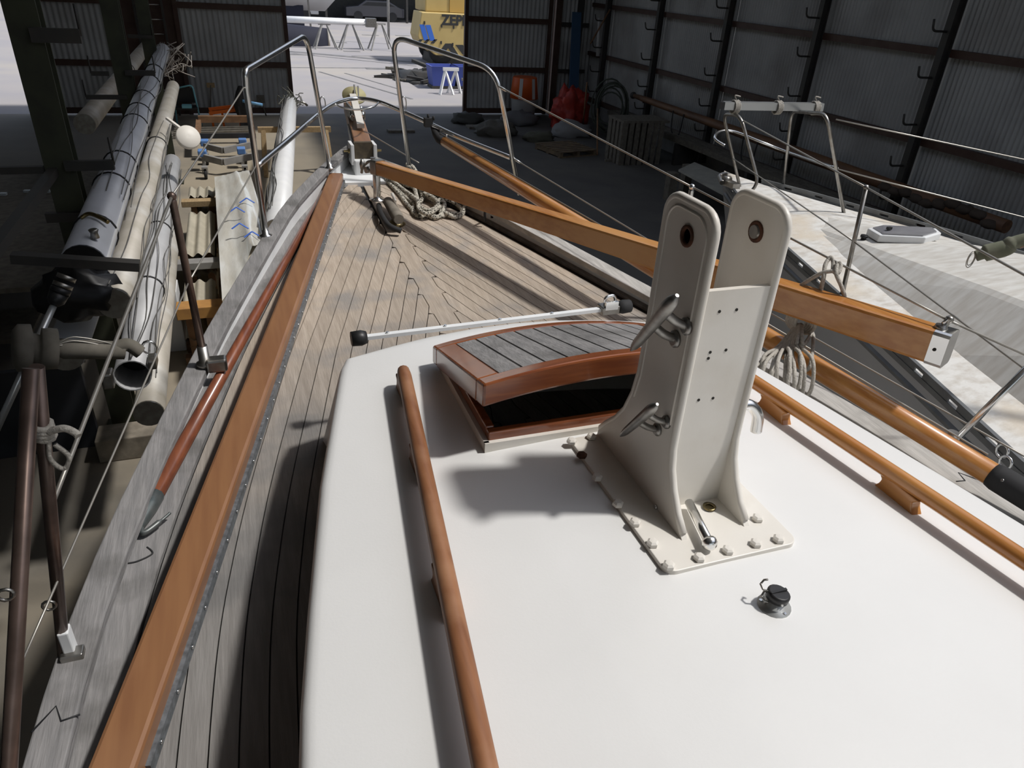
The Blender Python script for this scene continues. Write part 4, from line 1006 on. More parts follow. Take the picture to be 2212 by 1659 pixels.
def cables(o, a, b, d, rt, up, r, n, seed, t0=0., t1=1., spread=.04, rad=.0035, side=1):
    rg = random.Random(seed)
    for i in range(n):
        pts = []; ph = rg.uniform(0, 1.6); 
        for k in range(9):
            t = t0 + (t1 - t0) * k / 8; an = ph + rg.uniform(-.35, .35)
            rr = r + .004 + rg.uniform(0, spread)
            pts.append(a.lerp(b, t) + rt * side * math.cos(an) * rr + up * math.sin(an) * rr)
        part('rigging_wire', MB().tube(smooth_path(pts, 4), rad, 5), wmat, o)
cables(m1, a1, b1_, d1_, rt1, up1, .125, 5, 3, .1, 1)
# tangle of wires at the far mast head
rg = random.Random(8); mbk = MB()
for i in range(26):
    c_ = b1_ + Vector((rg.uniform(-.1, .35), rg.uniform(-.6, .1), rg.uniform(-.15, .15)))
    pts = [c_ + Vector((rg.uniform(-.18, .18), rg.uniform(-.25, .25), rg.uniform(-.2, .12) - .08 * k)) for k in range(5)]
    mbk.tube(smooth_path(pts, 4), .008, 5)
part('wire_tangle', mbk, mat('pale_cable', (.33, .30, .27), .6, .3), m1)
m2, a2, b2_, d2_, rt2, up2 = mastlike('stored_mast', az(248, 655, -1.8), az(374, 187, -1.8), .095, 'mast_cream', 'buff oxidised mast with a white round radome lying beside the big mast', (.5,))
cables(m2, a2, b2_, d2_, rt2, up2, .095, 3, 4, 0, .6)
rdc = ay(405, 292, 8.6)
rdo = part('radome', MB().lathe(rdc + Vector((0, .03, -.03)), Vector((.25, -.75, .45)), [(.10, -.03), (.122, -.022), (.125, .02), (.115, .034), (.02, .04)], 28), mat('radome_plastic', (.74, .70, .63), .5), m2)
part('radome_stalk', MB().beam(rdc + Vector((-.02, .03, .03)), ay(360, 255, 8.8), .03, .022), mat('radome_plastic', (.74, .70, .63), .5), rdo)
m3, a3, b3_, d3_, rt3, up3 = mastlike('stored_mast', az(286, 812, -2.25), az(372, 350, -2.25), .105, 'mast_grey', 'grey alloy mast with trailing wires and open near end', (.25, .5), hollow=True)
cables(m3, a3, b3_, d3_, rt3, up3, .105, 7, 6, 0, .9, .03)
part('mast_fitting', MB().box(a3 + Vector((.12, .05, .06)), (.05, .12, .06)), 'steel_dull', m3, bevel=.01)
part('mast_fitting', MB().box(a3 + Vector((-.13, .0, .0)), (.06, .1, .1)), 'steel_dull', m3, bevel=.01)
part('mast_ring', MB().tube([a3 + Vector((.1, .15, .1)) + Vector((.04 * math.cos(a), 0, .05 * math.sin(a))) for a in [j * math.pi / 6 for j in range(12)]], .009, 6, closed=True), 'steel', m3)
m4, *_r = mastlike('stored_mast', az(322, 892, -2.75), az(372, 470, -2.75), .10, 'mast_cream', 'sunlit cream mast lying lowest of the stored masts', ())
m5, *_r = mastlike('stored_mast', az(140, 765, -2.15), az(255, 470, -2.15), .11, 'mast_white', 'short white mast butt showing beneath the black cover', ())
m6, *_r = mastlike('stored_mast', az(183, 268, -2.0), az(322, 92, -2.0), .13, 'mast_cream', 'cream spar lying behind the green rack post', (.5,))
for y_, lb in ((9.0, 'dark timber bearer under the lowest mast'), (5.2, 'short timber bearer below the grey mast end')):
    part('timber_bearer', MB().bb((-1.1, y_ - .08, FL), (-.55, y_ + .08, FL + .14)), mat('old_timber', (.20, .16, .11), .9, rgb2=(.13, .10, .07), scale=9, stretch=(1, 6, 6)), label=lb, cat='timber', bevel=.005)
# red rag on the arm
rg_ = ay(324, 690, 5.35)
part('red_rag', MB().ball(rg_, .045, 7, (.55, .5, 1.2), .5, 3), mat('crimson_cloth', (.23, .02, .05), .9), label='small crimson rag hung on a rack arm', cat='rag')
# black plastic cover under the bracket
cvc = ay(168, 634, 4.45)
part('plastic_cover', MB().ball(cvc, .19, 10, (1.2, .8, .8), .35, 5), mat('black_sheet', (.008, .008, .009), .4), label='crumpled black plastic cover below the big mast end', cat='cover')
# silver pole with black end knob
sa, sb = ay(118, 655, 3.6), ay(-20, 955, 3.3)
slp = root('silver_pole', (sb.x, sb.y, sb.z), 'bright silver pole with a black cap hanging beside the masts', 'pole')
part('tube', MB().tube([sa, sb], .016, 10), mat('anodised', (.62, .64, .65), .3, .7), slp)
dd = (sa - sb).normalized()
part('end_cap', MB().tube([sa - dd * .01, sa + dd * .01, sa + dd * .05], [.02, .038, .042], 12).tube([sa + dd * .05, sa + dd * .075], .044, 12), 'black', slp)
part('end_band', MB().tube([sa + dd * .08, sa + dd * .1], .043, 12).tube([sa + dd * .12, sa + dd * .14], .041, 12), 'steel_dull', slp)
# weathered roller bar with end wheel
ra0, ra1 = ay(60, 752, 3.5), ay(268, 757, 3.6)
M['weath'] = mat('weathered_bar', (.11, .10, .08), .85, rgb2=(.16, .145, .12), scale=12)
rb = root('roller_bar', (ra0.x, ra0.y, ra0.z - .08), 'weathered grey-brown roller bar with a thick end wheel', 'roller')
dr = (ra1 - ra0).normalized()
part('shaft', MB().tube([ra0, ra0.lerp(ra1, .3), ra0.lerp(ra1, .35), ra1], [.034, .036, .048, .045], 12), 'weath', rb)
part('wheel', MB().lathe(ra0 + dr * .03, dr, [(.08, -.09), (.11, -.07), (.112, -.02), (.07, -.01), (.07, .015), (.10, .02), (.096, .085), (.045, .09)], 20), 'weath', rb)
part('fork', MB().tube(smooth_path([ra1 - dr * .05, ra1 + Vector((.02, 0, .03)), ra1 + Vector((.07, 0, -.02))]), .035, 8), 'weath', rb)
for i in range(3):
    part('lashing_wire', MB().tube(smooth_path([ra0.lerp(ra1, .3) + Vector((0, -.03, .03)), ra0.lerp(ra1, .5) + Vector((0, -.02, .075 - .02 * i)), ra0.lerp(ra1, .85) + Vector((0, -.02, .05 - .02 * i)), ra1]), .004, 5), 'wire', rb)
# black panel standing on the floor
q = [Vector((-2.35, 6.05, FL)), Vector((-1.42, 6.02, FL))]
part('black_panel', MB().bb((-3.2, 6.0, FL), (-1.47, 6.06, FL + .8)), mat('black_board', (.011, .012, .016), .6, rgb2=(.02, .022, .028), scale=3), label='black board standing on the floor beside the rack foot', cat='board', bevel=.004)
part('timber_sleeper', MB().bb((-1.45, 5.72, FL), (-.85, 5.98, FL + .22)), mat('pale_sleeper', (.27, .235, .185), .9, rgb2=(.18, .155, .12), scale=10, bump=.4), label='pale chipped timber sleeper on the floor at the rack foot', cat='timber', bevel=.01)
# dim bench with boxes far left
bn = root('work_bench', (-3.6, 8.4, FL), 'dim work bench with boards against the dark left side', 'bench')
part('bench_top', MB().bb((-4.6, 7.6, -2.95), (-1.75, 12.2, -2.9)), 'weath', bn)
for bx, by in ((-4.5, 7.7), (-1.85, 7.7), (-4.5, 12.1), (-1.85, 12.1)): part('bench_leg', MB().bb((bx - .04, by - .04, FL), (bx + .04, by + .04, -2.95)), 'weath', bn)
part('bench_shelf', MB().bb((-4.55, 7.65, -3.5), (-2.25, 8.45, -3.46)), 'weath', bn)
bxm = [mat('grey_carton', (.12, .125, .12), .8), mat('brown_carton', (.10, .075, .05), .8), mat('green_crate', (.05, .07, .05), .7)]
for i, (x, y, w, h, lb) in enumerate(((-4.2, 8.0, .5, .35, 'grey box at the left end of the dim bench'), (-3.5, 8.1, .45, .28, 'brown box on the middle of the dim bench'), (-2.7, 7.95, .5, .22, 'low green crate at the right end of the dim bench'))):
    part('storage_box', MB().bb((x - w / 2, y - .2, -2.9), (x + w / 2, y + .2, -2.9 + h)), bxm[i], label=lb, cat='box', bevel=.008)
wsm = mat('pale_strip', (.45, .5, .52), .5)
for px0, px1, py, lb in ((52, 108, 413, 'short pale plastic strip shining in the dark left corner'), (0, 14, 419, 'pale strip end at the left picture edge')):
    a, b = az(px0, py, -2.885), az(px1, py, -2.885)
    part('plastic_strip', MB().beam(a, Vector((b.x, b.y, a.z)), .06, .03), wsm, label=lb, cat='strip')

# ================================================================== LEFT FLOOR: trestles, trolley, sheets
M['timber'] = mat('pale_timber', (.42, .30, .16), .8, rgb2=(.33, .225, .115), scale=8, stretch=(6, 1, 6))
M['timber_brown'] = mat('brown_timber', (.22, .12, .06), .8, rgb2=(.15, .08, .04), scale=8)
M['grey_bar'] = mat('grey_bar', (.30, .29, .27), .6, rgb2=(.23, .22, .21), scale=6)
M['blue_pad'] = mat('blue_pad', (.12, .25, .55), .6)
m7, a7, b7, d7, rt7, up7 = mastlike('stored_mast', az(598, 500, -2.74), az(627, 222, -2.74), .15, 'mast_bright', 'bright white mast in the sun resting on timber trestles', ())
cables(m7, a7, b7, d7, rt7, up7, .15, 8, 12, .05, 1, .03, .006, -1)
mbk = MB(); rg = random.Random(21)
for i in range(18):
    c_ = b7 + Vector((rg.uniform(-.2, .15), rg.uniform(-.5, .1), rg.uniform(-.05, .2)))
    mbk.tube(smooth_path([c_ + Vector((rg.uniform(-.15, .15), rg.uniform(-.2, .2), rg.uniform(-.2, .15))) for k in range(4)], 4), .009, 5)
part('wire_tangle', mbk, mat('dark_cable', (.12, .12, .10), .6, .3), m7)
part('mast_head', MB().box(b7 + Vector((0, .05, .02)), (.3, .1, .16)).tube([b7 + Vector((.1, 0, .05)), b7 + Vector((.3, 0, .0)), b7 + Vector((.36, 0, -.06))], .025, 8), 'steel_dull', m7)
def trestle(y, x0, x1, ztop, label):
    o = root('trestle', ((x0 + x1) / 2, y, FL), label, 'trestle')
    part('beam', MB().bb((x0, y - .05, ztop - .1), (x1, y + .05, ztop)), 'timber', o)
    for x in (x0 + .1, x1 - .1):
        for s in (-1, 1): part('leg', MB().beam((x, y + s * .03, ztop - .06), (x + (.05 if x > (x0 + x1) / 2 else -.05), y + s * .32, FL), .08, .05), 'timber', o)
        part('brace', MB().beam((x, y - .2, ztop - .5), (x, y + .2, ztop - .5), .03, .06), 'timber', o)
    return o
trestle(15.4, .35, 1.75, -2.9, 'timber trestle under the far end of the white mast')
trestle(9.3, .1, 1.0, -2.9, 'timber trestle under the near end of the white mast')
# boat trolley: brown frame, grey vee bars with blue pads, castors
tr_ = root('boat_trolley', (-.4, 18.5, FL), 'brown framed boat trolley with bent grey bars and blue pads', 'trolley')
y0, y1 = az(490, 296, FL + .42).y, az(490, 262, FL + .5).y
xa, xb = az(428, 296, FL + .42).x, az(548, 296, FL + .42).x
z_ = FL + .45
part('rear_beam', MB().beam((xa, y1, z_ + .1), (xb, y1, z_ + .1), .12, .14), 'timber_brown', tr_)
part('front_bar', MB().beam((xa - .05, y0, z_), (xb + .05, y0, z_), .1, .1), 'dark_steel', tr_)
for x in (xa, xb): 
    part('side_beam', MB().beam((x, y0, z_), (x, y1, z_ + .05), .1, .1), 'timber_brown', tr_)
    for y in (y0, y1): part('frame_leg', MB().beam((x, y, z_), (x, y, FL), .09, .09), 'timber_brown', tr_)
for i, py in enumerate((322, 347)):
    A, B, C_ = az(442, py - 7, FL + .3), az(482, py + 3, FL + .26), az(548, py - 10, FL + .3)
    part('vee_bar', MB().beam(A, B, .08, .12).beam(B, C_, .08, .12), 'grey_bar', tr_)
for i, (px, py) in enumerate(((442, 308), (524, 305), (437, 330), (521, 325))):
    c_ = az(px, py, FL + .35)
    p_ = part('pad', MB().box(c_, (.16, .22, .12)), 'blue_pad', tr_, bevel=.015)
    part('pad_post', MB().bb((c_.x - .03, c_.y - .03, FL), (c_.x + .03, c_.y + .03, c_.z - .05)), 'grey_bar', p_)
for i, (px, py) in enumerate(((447, 345), (530, 343), (444, 375), (530, 372))):
    c_ = az(px, py, FL + .1)
    p_ = part('castor', MB().lathe(c_ + Vector((-.03, 0, 0)), (1, 0, 0), [(.05, 0), (.1, .005), (.1, .055), (.05, .06)], 16), 'rubber', tr_)
    part('castor_fork', MB().box(c_ + Vector((0, 0, .12)), (.11, .16, .03)).box(c_ + Vector((-.045, 0, .06)), (.015, .06, .14)).box(c_ + Vector((.045, 0, .06)), (.015, .06, .14)), 'grey_bar', p_)
# small yard clutter by the door
oc = az(480, 245, FL + .35)
oj = root('orange_trestle', (oc.x, oc.y, FL), 'bright orange folding stand by the corrugated door', 'stand')
om = mat('orange_paint', (.85, .17, .015), .5)
for s in (-1, 1):
    part('rail', MB().beam(oc + Vector((-.3, s * .1, .05 + .03 * s)), oc + Vector((.5, s * .1, .15 + .03 * s)), .07, .07), om, oj)
for dx in (-.25, .0, .4): part('leg', MB().beam(oc + Vector((dx, 0, .05)), (oc.x + dx, oc.y + .1, FL), .05, .05), om, oj)
dk = root('timber_stack', (oc.x - .3, oc.y - .9, FL), 'stack of dark battens on the floor beside the orange stand', 'timber')
for i in range(6): part('batten', MB().beam((oc.x - 1.1, oc.y - .6 - .13 * i, FL + .06 + .06 * (i % 2)), (oc.x + .7, oc.y - .4 - .12 * i, FL + .06 + .06 * (i % 2)), .07, .05), 'weath', dk)
ch = root('garden_chair', (-1.3, 20.6, FL), 'dark chair with pale blue tubular frame near the ladder', 'chair')
c_ = az(403, 225, FL + .5); blue_t = mat('pale_blue_tube', (.22, .55, .62), .4)
part('frame', MB().tube(rounded([c_ + Vector((-.25, 0, .35)), c_ + Vector((.2, 0, .45)), c_ + Vector((.28, -.1, -.5))], .1), .02, 8).tube(rounded([c_ + Vector((-.25, .2, .35)), c_ + Vector((-.3, .1, -.5))], .1), .02, 8), blue_t, ch)
part('seat', MB().bb((c_.x - .25, c_.y - .25, c_.z - .1), (c_.x + .25, c_.y + .2, c_.z - .05)), 'black', ch)
part('backrest', MB().bb((c_.x - .25, c_.y + .2, c_.z), (c_.x + .22, c_.y + .24, c_.z + .35)), 'black', ch)
part('cushion', MB().bb((c_.x - .1, c_.y - .3, c_.z - .05), (c_.x + .12, c_.y - .1, c_.z + .02)), blue_t, ch)
hs = root('hose_reel', (.1, 21.2, FL), 'black hose bundle with a pale blue handle in front of the door', 'hose')
c_ = az(525, 228, FL + .6)
part('bundle', MB().ball(c_, .28, 8, (.7, .4, 1.5), .25, 2).bb((c_.x - .12, c_.y - .1, FL), (c_.x + .12, c_.y + .1, c_.z)), 'rubber', hs)
part('handle', MB().tube([c_ + Vector((0, -.1, .12)), c_ + Vector((.45, -.2, .05))], .035, 8), mat('sky_blue_tube', (.2, .45, .75), .4), hs)
for px, lb in ((455, 'thin post with a small wooden tag by the left door'), (563, 'thin post with a dark square tag by the left door')):
    b_ = az(px + (12 if px > 500 else 0), 250, FL); o = root('tag_post', (b_.x, b_.y, FL), lb, 'post')
    t_ = ay(px, 184 if px < 500 else 214, b_.y)
    part('pole', MB().tube([b_, t_], .02, 6), 'weath', o); part('tag', MB().box(t_, (.2, .02, .12 if px < 500 else .2)), 'timber' if px < 500 else 'weath', o)
# corrugated sheet stacks on bearers
M['corr_sheet'] = mat('tan_corrugated', (.44, .40, .31), .7, rgb2=(.36, .325, .25), scale=5)
def sheet_stack(y0, y1, x0, x1, ztop, nm, label):
    o = root('sheet_stack', ((x0 + x1) / 2, (y0 + y1) / 2, FL), label, 'roofing sheets')
    nlay = 5; gap = (ztop - FL - .1) / nlay
    for i in range(nlay):
        jx = R_.uniform(-.02, .02); jy = R_.uniform(-.05, .05)
        part('sheet', MB().corr((x0 + jx, y0 + jy, ztop - i * gap), (x1 + jx, y0 + jy, ztop - i * gap), (0, y1 - y0, 0), .12, .022, (0, 0, 1), 8), 'corr_sheet', o, fix=False)
    for t in (.08, .5, .92):
        y = y0 + (y1 - y0) * t; part('bearer', MB().bb((x0 - .05, y - .05, FL), (x1 + .05, y + .05, FL + .1)), 'timber_brown', o)
        part('spacer', MB().bb((x0 + .02, y - .04, FL + .1), (x0 + .1, y + .04, ztop - .03)), 'timber_brown', o)
        part('spacer', MB().bb((x1 - .1, y - .04, FL + .1), (x1 - .02, y + .04, ztop - .03)), 'timber_brown', o)
    return o
zt = FL + .75
A = az(398, 560, zt); B = az(466, 560, zt)
s_y = [az(430, py, zt).y for py in (648, 590, 548, 458, 420, 405)]
sheet_stack(s_y[1] - .0, s_y[0] - .0, A.x, B.x - .02, zt - .1, 's', 'tan corrugated sheet stack nearest the yacht rail')
sheet_stack(s_y[3], s_y[2], A.x - .02, B.x - .03, zt, 's', 'tan corrugated sheet stack in the middle of the row')
sheet_stack(s_y[5] + .1, s_y[4], A.x - .05, B.x - .02, zt - .02, 's', 'tan corrugated sheet stack farthest down the row')
for i, (py, lb) in enumerate(((436, 'pale timber laid across the far corrugated sheets'), (568, 'grey timber laid across the near corrugated sheets'))):
    c_ = az(432, py, zt + .04); part('cross_timber', MB().bb((A.x - .1, c_.y - .08, c_.z - .05), (B.x + .05, c_.y + .08, c_.z + .03)), 'timber' if i == 0 else 'grey_bar', label=lb, cat='timber', bevel=.005)
c_ = az(445, 655, zt); part('orange_timber', MB().bb((c_.x - .28, c_.y - .1, c_.z - .12), (c_.x + .5, c_.y + .1, c_.z)), mat('orange_timber', (.50, .26, .07), .6, rgb2=(.38, .19, .06), scale=6), label='orange stained timber block below the stanchion', cat='timber', bevel=.006)
c_ = az(395, 660, zt - .3); part('white_block', MB().bb((c_.x - .33, c_.y - .2, FL), (c_.x - .02, c_.y + .15, c_.z + .25)), 'mast_bright', label='white block standing beside the corrugated sheets', cat='block', bevel=.01)
# plastic wrapped panel pack
qd = [az(463, 382, FL + .95), az(538, 368, FL + .95), az(580, 505, FL + .95), az(480, 650, FL + .95)]
N = 16; vs = []; 
for i in range(N + 1):
    for k in range(N + 1):
        u, v = i / N, k / N
        p = (qd[0].lerp(qd[1], u)).lerp(qd[3].lerp(qd[2], u), v)
        rdg = .10 * max(0, 1 - abs(u - .62) / .25) * (.15 + v if v < .85 else 1)
        vs.append(p + Vector((0, 0, rdg + .03 * noise.noise(Vector((u * 9, v * 3, 1))) + .008 * noise.noise(Vector((u * 25, v * 20, 4))) + (.04 if .2 < u < .24 else 0))))
fs = [(i * (N + 1) + k, (i + 1) * (N + 1) + k, (i + 1) * (N + 1) + k + 1, i * (N + 1) + k + 1) for i in range(N) for k in range(N)]
pk = root('wrapped_panels', tuple((qd[0] + qd[2]) / 2 - Vector((0, 0, .95))), 'panels wrapped in crumpled clear plastic with blue tape marks', 'package')
part('wrapping', MB().add(vs, fs, True), mat('plastic_wrap', (.66, .65, .60), .25, rgb2=(.55, .52, .45), scale=3, stretch=(3, .6, 1), coat=.5, bump=.25, bscale=14), pk)
part('panel_pack', MB().slab([p - Vector((0, 0, .04)) for p in qd], .5), 'corr_sheet', pk)
part('pack_bearer', MB().bb((qd[0].x + .1, qd[0].y - .5, FL), (qd[1].x - .05, qd[0].y - .3, FL + .42)), 'timber_brown', pk)
part('pack_bearer', MB().bb((qd[3].x + .05, qd[3].y + .4, FL), (qd[3].x + .7, qd[3].y + .6, FL + .42)), 'timber_brown', pk)
bt = mat('blue_tape', (.06, .15, .55), .5)
for px, py in ((511, 452), (518, 487), (533, 432), (545, 505)):
    c_ = az(px, py, FL + 1.05 + (.06 if px < 530 else 0)); part('tape_mark', MB().beam(c_ + Vector((-.09, -.05, -.02)), c_ + Vector((0, .02, .02)), .02, .006).beam(c_ + Vector((0, .02, .02)), c_ + Vector((.09, -.04, -.03)), .02, .006), bt, pk)

# ================================================================== RIGHT SIDE OF THE SHED
wm = root('stored_spar', (10.2, 14, -3.0), 'long brown wooden mast lying on the wall hooks', 'mast')
w0, w1, w2 = ax(1368, 206, 10.12), ax(1700, 322, 10.12), ax(2175, 490, 10.12)
part('spar', MB().tube([w0, w0.lerp(w1, .1), w1, w2], [.05, .08, .11, .1], 12), mat('old_varnish_mast', (.17, .085, .04), .6, rgb2=(.10, .05, .028), scale=3, stretch=(4, .5, 4)), wm)
part('mast_tip', MB().ball(w0, .09, 6).tube([w0 + Vector((0, -.6, -.1)), w0 + Vector((0, -.6, .22))], .03, 6), 'dark_steel', wm)
for t in (.35, .8): part('hanging_line', MB().tube(smooth_path([w0.lerp(w1, t) + Vector((-.1, 0, 0)), w0.lerp(w1, t) + Vector((-.12, -.1, -.45)), w0.lerp(w1, t) + Vector((-.1, -.4, -.5)), w0.lerp(w1, t) + Vector((-.1, -.5, 0))]), .015, 6), 'rubber', wm)
mbk = MB(); rg = random.Random(4)
for i in range(10):
    c_ = w1.lerp(w2, .55 + .045 * i); mbk.ball(c_ + Vector((-.08, 0, rg.uniform(-.05, .08))), .09, 5, (1, 1.6, .8), .4, i)
part('rigging_bundle', mbk, mat('old_rigging', (.06, .045, .035), .9), wm)
# drum, bucket, tarpaulin, blue sheet
dc_ = az(1118, 246, FL); dro = root('barrier_drum', (dc_.x, 21.0, FL), 'orange and white striped drum stacked on a white tub', 'drum')
dc_ = Vector((ay(1130, 240, 21.0).x, 21.0, FL))
om2 = mat('orange_plastic', (.62, .10, .012), .5); wm2 = mat('white_plastic', (.50, .50, .50), .5)
part('tub', MB().lathe(dc_, (0, 0, 1), [(.33, 0), (.38, .62), (.4, .64)], 20), wm2, dro)
part('drum', MB().lathe(dc_ + Vector((0, 0, .62)), (0, 0, 1), [(.42, 0), (.36, .55), (.34, .58)], 20), om2, dro)
for a in (-2.2, -1.2, -.4): part('stripe', MB().beam(dc_ + Vector((.425 * math.cos(a), .425 * math.sin(a), .64)), dc_ + Vector((.36 * math.cos(a), .36 * math.sin(a), 1.18)), .1, .012, up=(math.cos(a), math.sin(a), 0)), wm2, dro)
tp = az(1232, 262, FL)
tpo = MB().ball((ay(1232, 225, 19.6).x, 19.6, FL + .42), .62, 18, (.82, .7, 1.0), .6, 9)
part('red_tarpaulin', tpo, mat('red_tarp', (.42, .035, .02), .55, rgb2=(.28, .02, .015), scale=6, bump=.8, bscale=7), label='heap of red tarpaulin in the shed corner', cat='tarpaulin')
part('blue_sheet', MB().slab([(9.7, 21.4, FL), (10.02, 21.4, FL), (9.98, 21.75, -.9), (9.7, 21.75, -.9)], .05, (0, 1, 0)), mat('blue_sheet', (.03, .08, .16), .6), label='tall blue board leaning in the far corner', cat='board')
part('pale_bundle', MB().tube([(10.3, 21.0, -2.0), (10.3, 21.2, -1.0)], [.06, .03], 8), wm2, label='pale rolled cloth hanging in the far corner', cat='cloth')
for i, (x, y, r, lb) in enumerate(((7.7, 20.4, .36, 'grey sail bag nearest the red tarpaulin'), (6.5, 18.9, .38, 'folded grey canvas heap beside the pallet'), (8.6, 18.7, .38, 'light grey sailcloth bundle beyond the pallet'), (6.2, 20.6, .3, 'dark canvas heap in front of the striped drum'), (7.4, 18.1, .26, 'olive canvas roll behind the pallet'))):
    part('canvas_heap', MB().ball((x, y, FL + r * .3), r, 10, (1.5, 1.1, .65), .4, i + 3), mat('canvas_%d' % i, ((.13, .13, .135), (.12, .115, .10), (.23, .23, .235), (.07, .07, .065), (.10, .10, .075))[i], .9, bump=.8, bscale=6), label=lb, cat='canvas')
# pallet
pc = Vector((7.6, 16.75, FL)); pl = root('pallet', tuple(pc), 'weathered timber pallet on the dark shed floor', 'pallet')
ptm = mat('pallet_wood', (.20, .145, .085), .9, rgb2=(.12, .09, .06), scale=6)
rz = Matrix.Rotation(math.radians(12), 3, 'Z')
for i in range(7): part('deck_board', MB().box(pc + rz @ Vector((0, -.5 + i * .167, .135)), (1.1, .11, .022), rz), ptm, pl)
for i in range(3): part('stringer', MB().box(pc + rz @ Vector((-.5 + i * .5, 0, .075)), (.08, 1.1, .1), rz), ptm, pl)
for i in range(3): part('bottom_board', MB().box(pc + rz @ Vector((0, -.5 + i * .5, .012)), (1.1, .1, .022), rz), ptm, pl)
for (px, py, w, lb) in ((1047, 276, .5, 'dark flat offcut on the shed floor near the doors'), (866, 285, .35, 'small dark board lying on the floor beyond the bow'), (1316, 349, .12, 'small dark block on the floor right of the pallet')):
    c_ = az(px, py, FL); part('floor_offcut', MB().box(c_ + Vector((0, 0, .03)), (w * 2, w * .7, .06)), 'weath', label=lb, cat='board', bevel=.004)
# slatted crate, tools and coils
cb = az(1365, 350, FL); cr = root('slatted_crate', (cb.x, cb.y, FL), 'slatted timber crate standing by the right wall', 'crate')
for i in range(7): part('slat', MB().bb((cb.x - .5 + i * .16, cb.y - .3, FL), (cb.x - .39 + i * .16, cb.y - .27, FL + .95)), 'weath', cr)
part('crate_top', MB().bb((cb.x - .52, cb.y - .3, FL + .95), (cb.x + .7, cb.y + .5, FL + 1.0)), 'weath', cr)
part('crate_back', MB().bb((cb.x - .5, cb.y + .45, FL), (cb.x + .68, cb.y + .5, FL + .95)), 'weath', cr)
for i in range(4): part('side_slat', MB().bb((cb.x - .52, cb.y - .27 + i * .19, FL), (cb.x - .49, cb.y - .15 + i * .19, FL + .95)), 'weath', cr)
rmt = mat('rubber_hose', (.05, .06, .045), .7); mbk = MB(); rg = random.Random(14)
for i in range(7):
    c_ = Vector((9.6 + rg.uniform(-.15, .15), 18.3 + rg.uniform(-.15, .15), FL + .8 + rg.uniform(-.1, .1))); r_ = rg.uniform(.3, .5)
    mbk.tube([c_ + Vector((r_ * .8 * math.cos(a), -.25 * math.cos(a), r_ * 1.4 * math.sin(a))) for a in [j * math.pi / 10 for j in range(20)]], .02, 6, closed=True)
part('hose_coils', mbk, rmt, label='tangled dark green hose coils by the right wall', cat='hose')
for (p0, p1, lb) in ((ay(1268, 178, 18.6), az(1258, 285, FL), 'brown broom handle standing in the corner'), (ay(1291, 235, 18.0), az(1290, 335, FL), 'thin pale stick leaning by the hose coils'), (ay(1318, 20, 20.6), ay(1275, 95, 20.6), 'thin line tied up to the wall post')):
    part('pole_stick', MB().tube([p0, p1], .022, 6), 'timber_brown', label=lb, cat='stick')
# white board and timbers along the right wall
bd = [az(1466, 366, -3.2), az(1500, 350, -3.2), az(1618, 400, -3.2), az(1605, 440, -3.2)]
wb = root('white_board', tuple((bd[0] + bd[2]) / 2 - Vector((0, 0, .6))), 'off-white board lying on low blocks beyond the neighbouring bow', 'board')
part('board', MB().slab(bd, .04), mat('offwhite_board', (.42, .42, .37), .7, rgb2=(.34, .335, .30), scale=4), wb)
for p in bd: part('block', MB().bb((p.x * .98 + 4.0 * .0 - .0 - .05, p.y - .1, FL), (p.x * .98 + .12, p.y + .08, -3.25)), 'weath', wb)
rgp = root('timber_rack', (10.0, 13, FL), 'low rack of dark timbers along the right wall', 'rack')
for i in range(3): part('timber', MB().bb((9.8 + .18 * i, 8.5, FL + .5), (9.93 + .18 * i, 19, FL + .62)), 'weath', rgp)
for y in (9.5, 12.4, 15.2, 18): part('rack_leg', MB().bb((9.75, y - .05, FL), (10.4, y + .05, FL + .5)), 'dark_steel', rgp)

# ================================================================== YARD OUTSIDE
M['crane_y'] = mat('crane_yellow', (.47, .345, .13), .5, rgb2=(.42, .305, .11), scale=1.5)
cy = 34.0
ct0, ct1 = ay(905, 26, cy), ay(905, 90, cy)
xl = ct0.x; zt_, zb_ = ct0.z, ay(925, 119, cy).z
cn = root('mobile_crane', (xl + 2, cy + 1, FL), 'yellow mobile crane with chevron stripes behind the right sliding door', 'crane')
part('counterweight', MB().slab([(xl + .12, cy, zt_), (xl + 4.5, cy, zt_), (xl + 4.5, cy, zb_), (xl + .75, cy, zb_), (xl + .05, cy, zb_ + .5), (xl - .05, cy, zb_ + .75)], 1.6, (0, 1, 0)), 'crane_y', cn, bevel=.03)
part('engine_house', MB().bb((xl + .4, cy + .5, zt_), (xl + 4.0, cy + 2.5, zt_ + 1.4)), 'crane_y', cn, bevel=.05)
part('house_panel', MB().bb((xl + 1.5, cy + .46, zt_ + .02), (xl + 2.2, cy + .5, zt_ + 1.1)), mat('crane_ochre', (.42, .27, .07), .5), cn)
part('chassis', MB().bb((xl + .7, cy + .4, zb_ - .45), (xl + 4.4, cy + 2.4, zb_)), 'dark_steel', cn)
for x in (xl + 1.1, xl + 3.6):
    for y in (cy + .3, cy + 2.2): 
        p_ = part('wheel', MB().lathe((x, y, FL + .55), (0, 1, 0), [(.3, 0), (.55, .03), (.55, .33), (.3, .36)], 20), 'rubber', cn)
        part('hub', MB().lathe((x, y - .01, FL + .55), (0, 1, 0), [(.26, -.01), (.26, .04)], 14), 'dark_steel', p_)
bs_m = mat('blue_stripe', (.035, .13, .50), .5); bk_m = mat('black_stripe', (.02, .02, .02), .6)
def on(px, py): v = ay(px, py, cy - .015); return v
def decal(pts, m, nm): part(nm, MB().slab([on(*p) for p in pts], .012, (0, 1, 0)), m, cn)
decal([(906, 53), (917, 53), (926, 87), (916, 87)], bs_m, 'blue_stripe'); decal([(919, 54), (930, 54), (940, 88), (929, 88)], bs_m, 'blue_stripe')
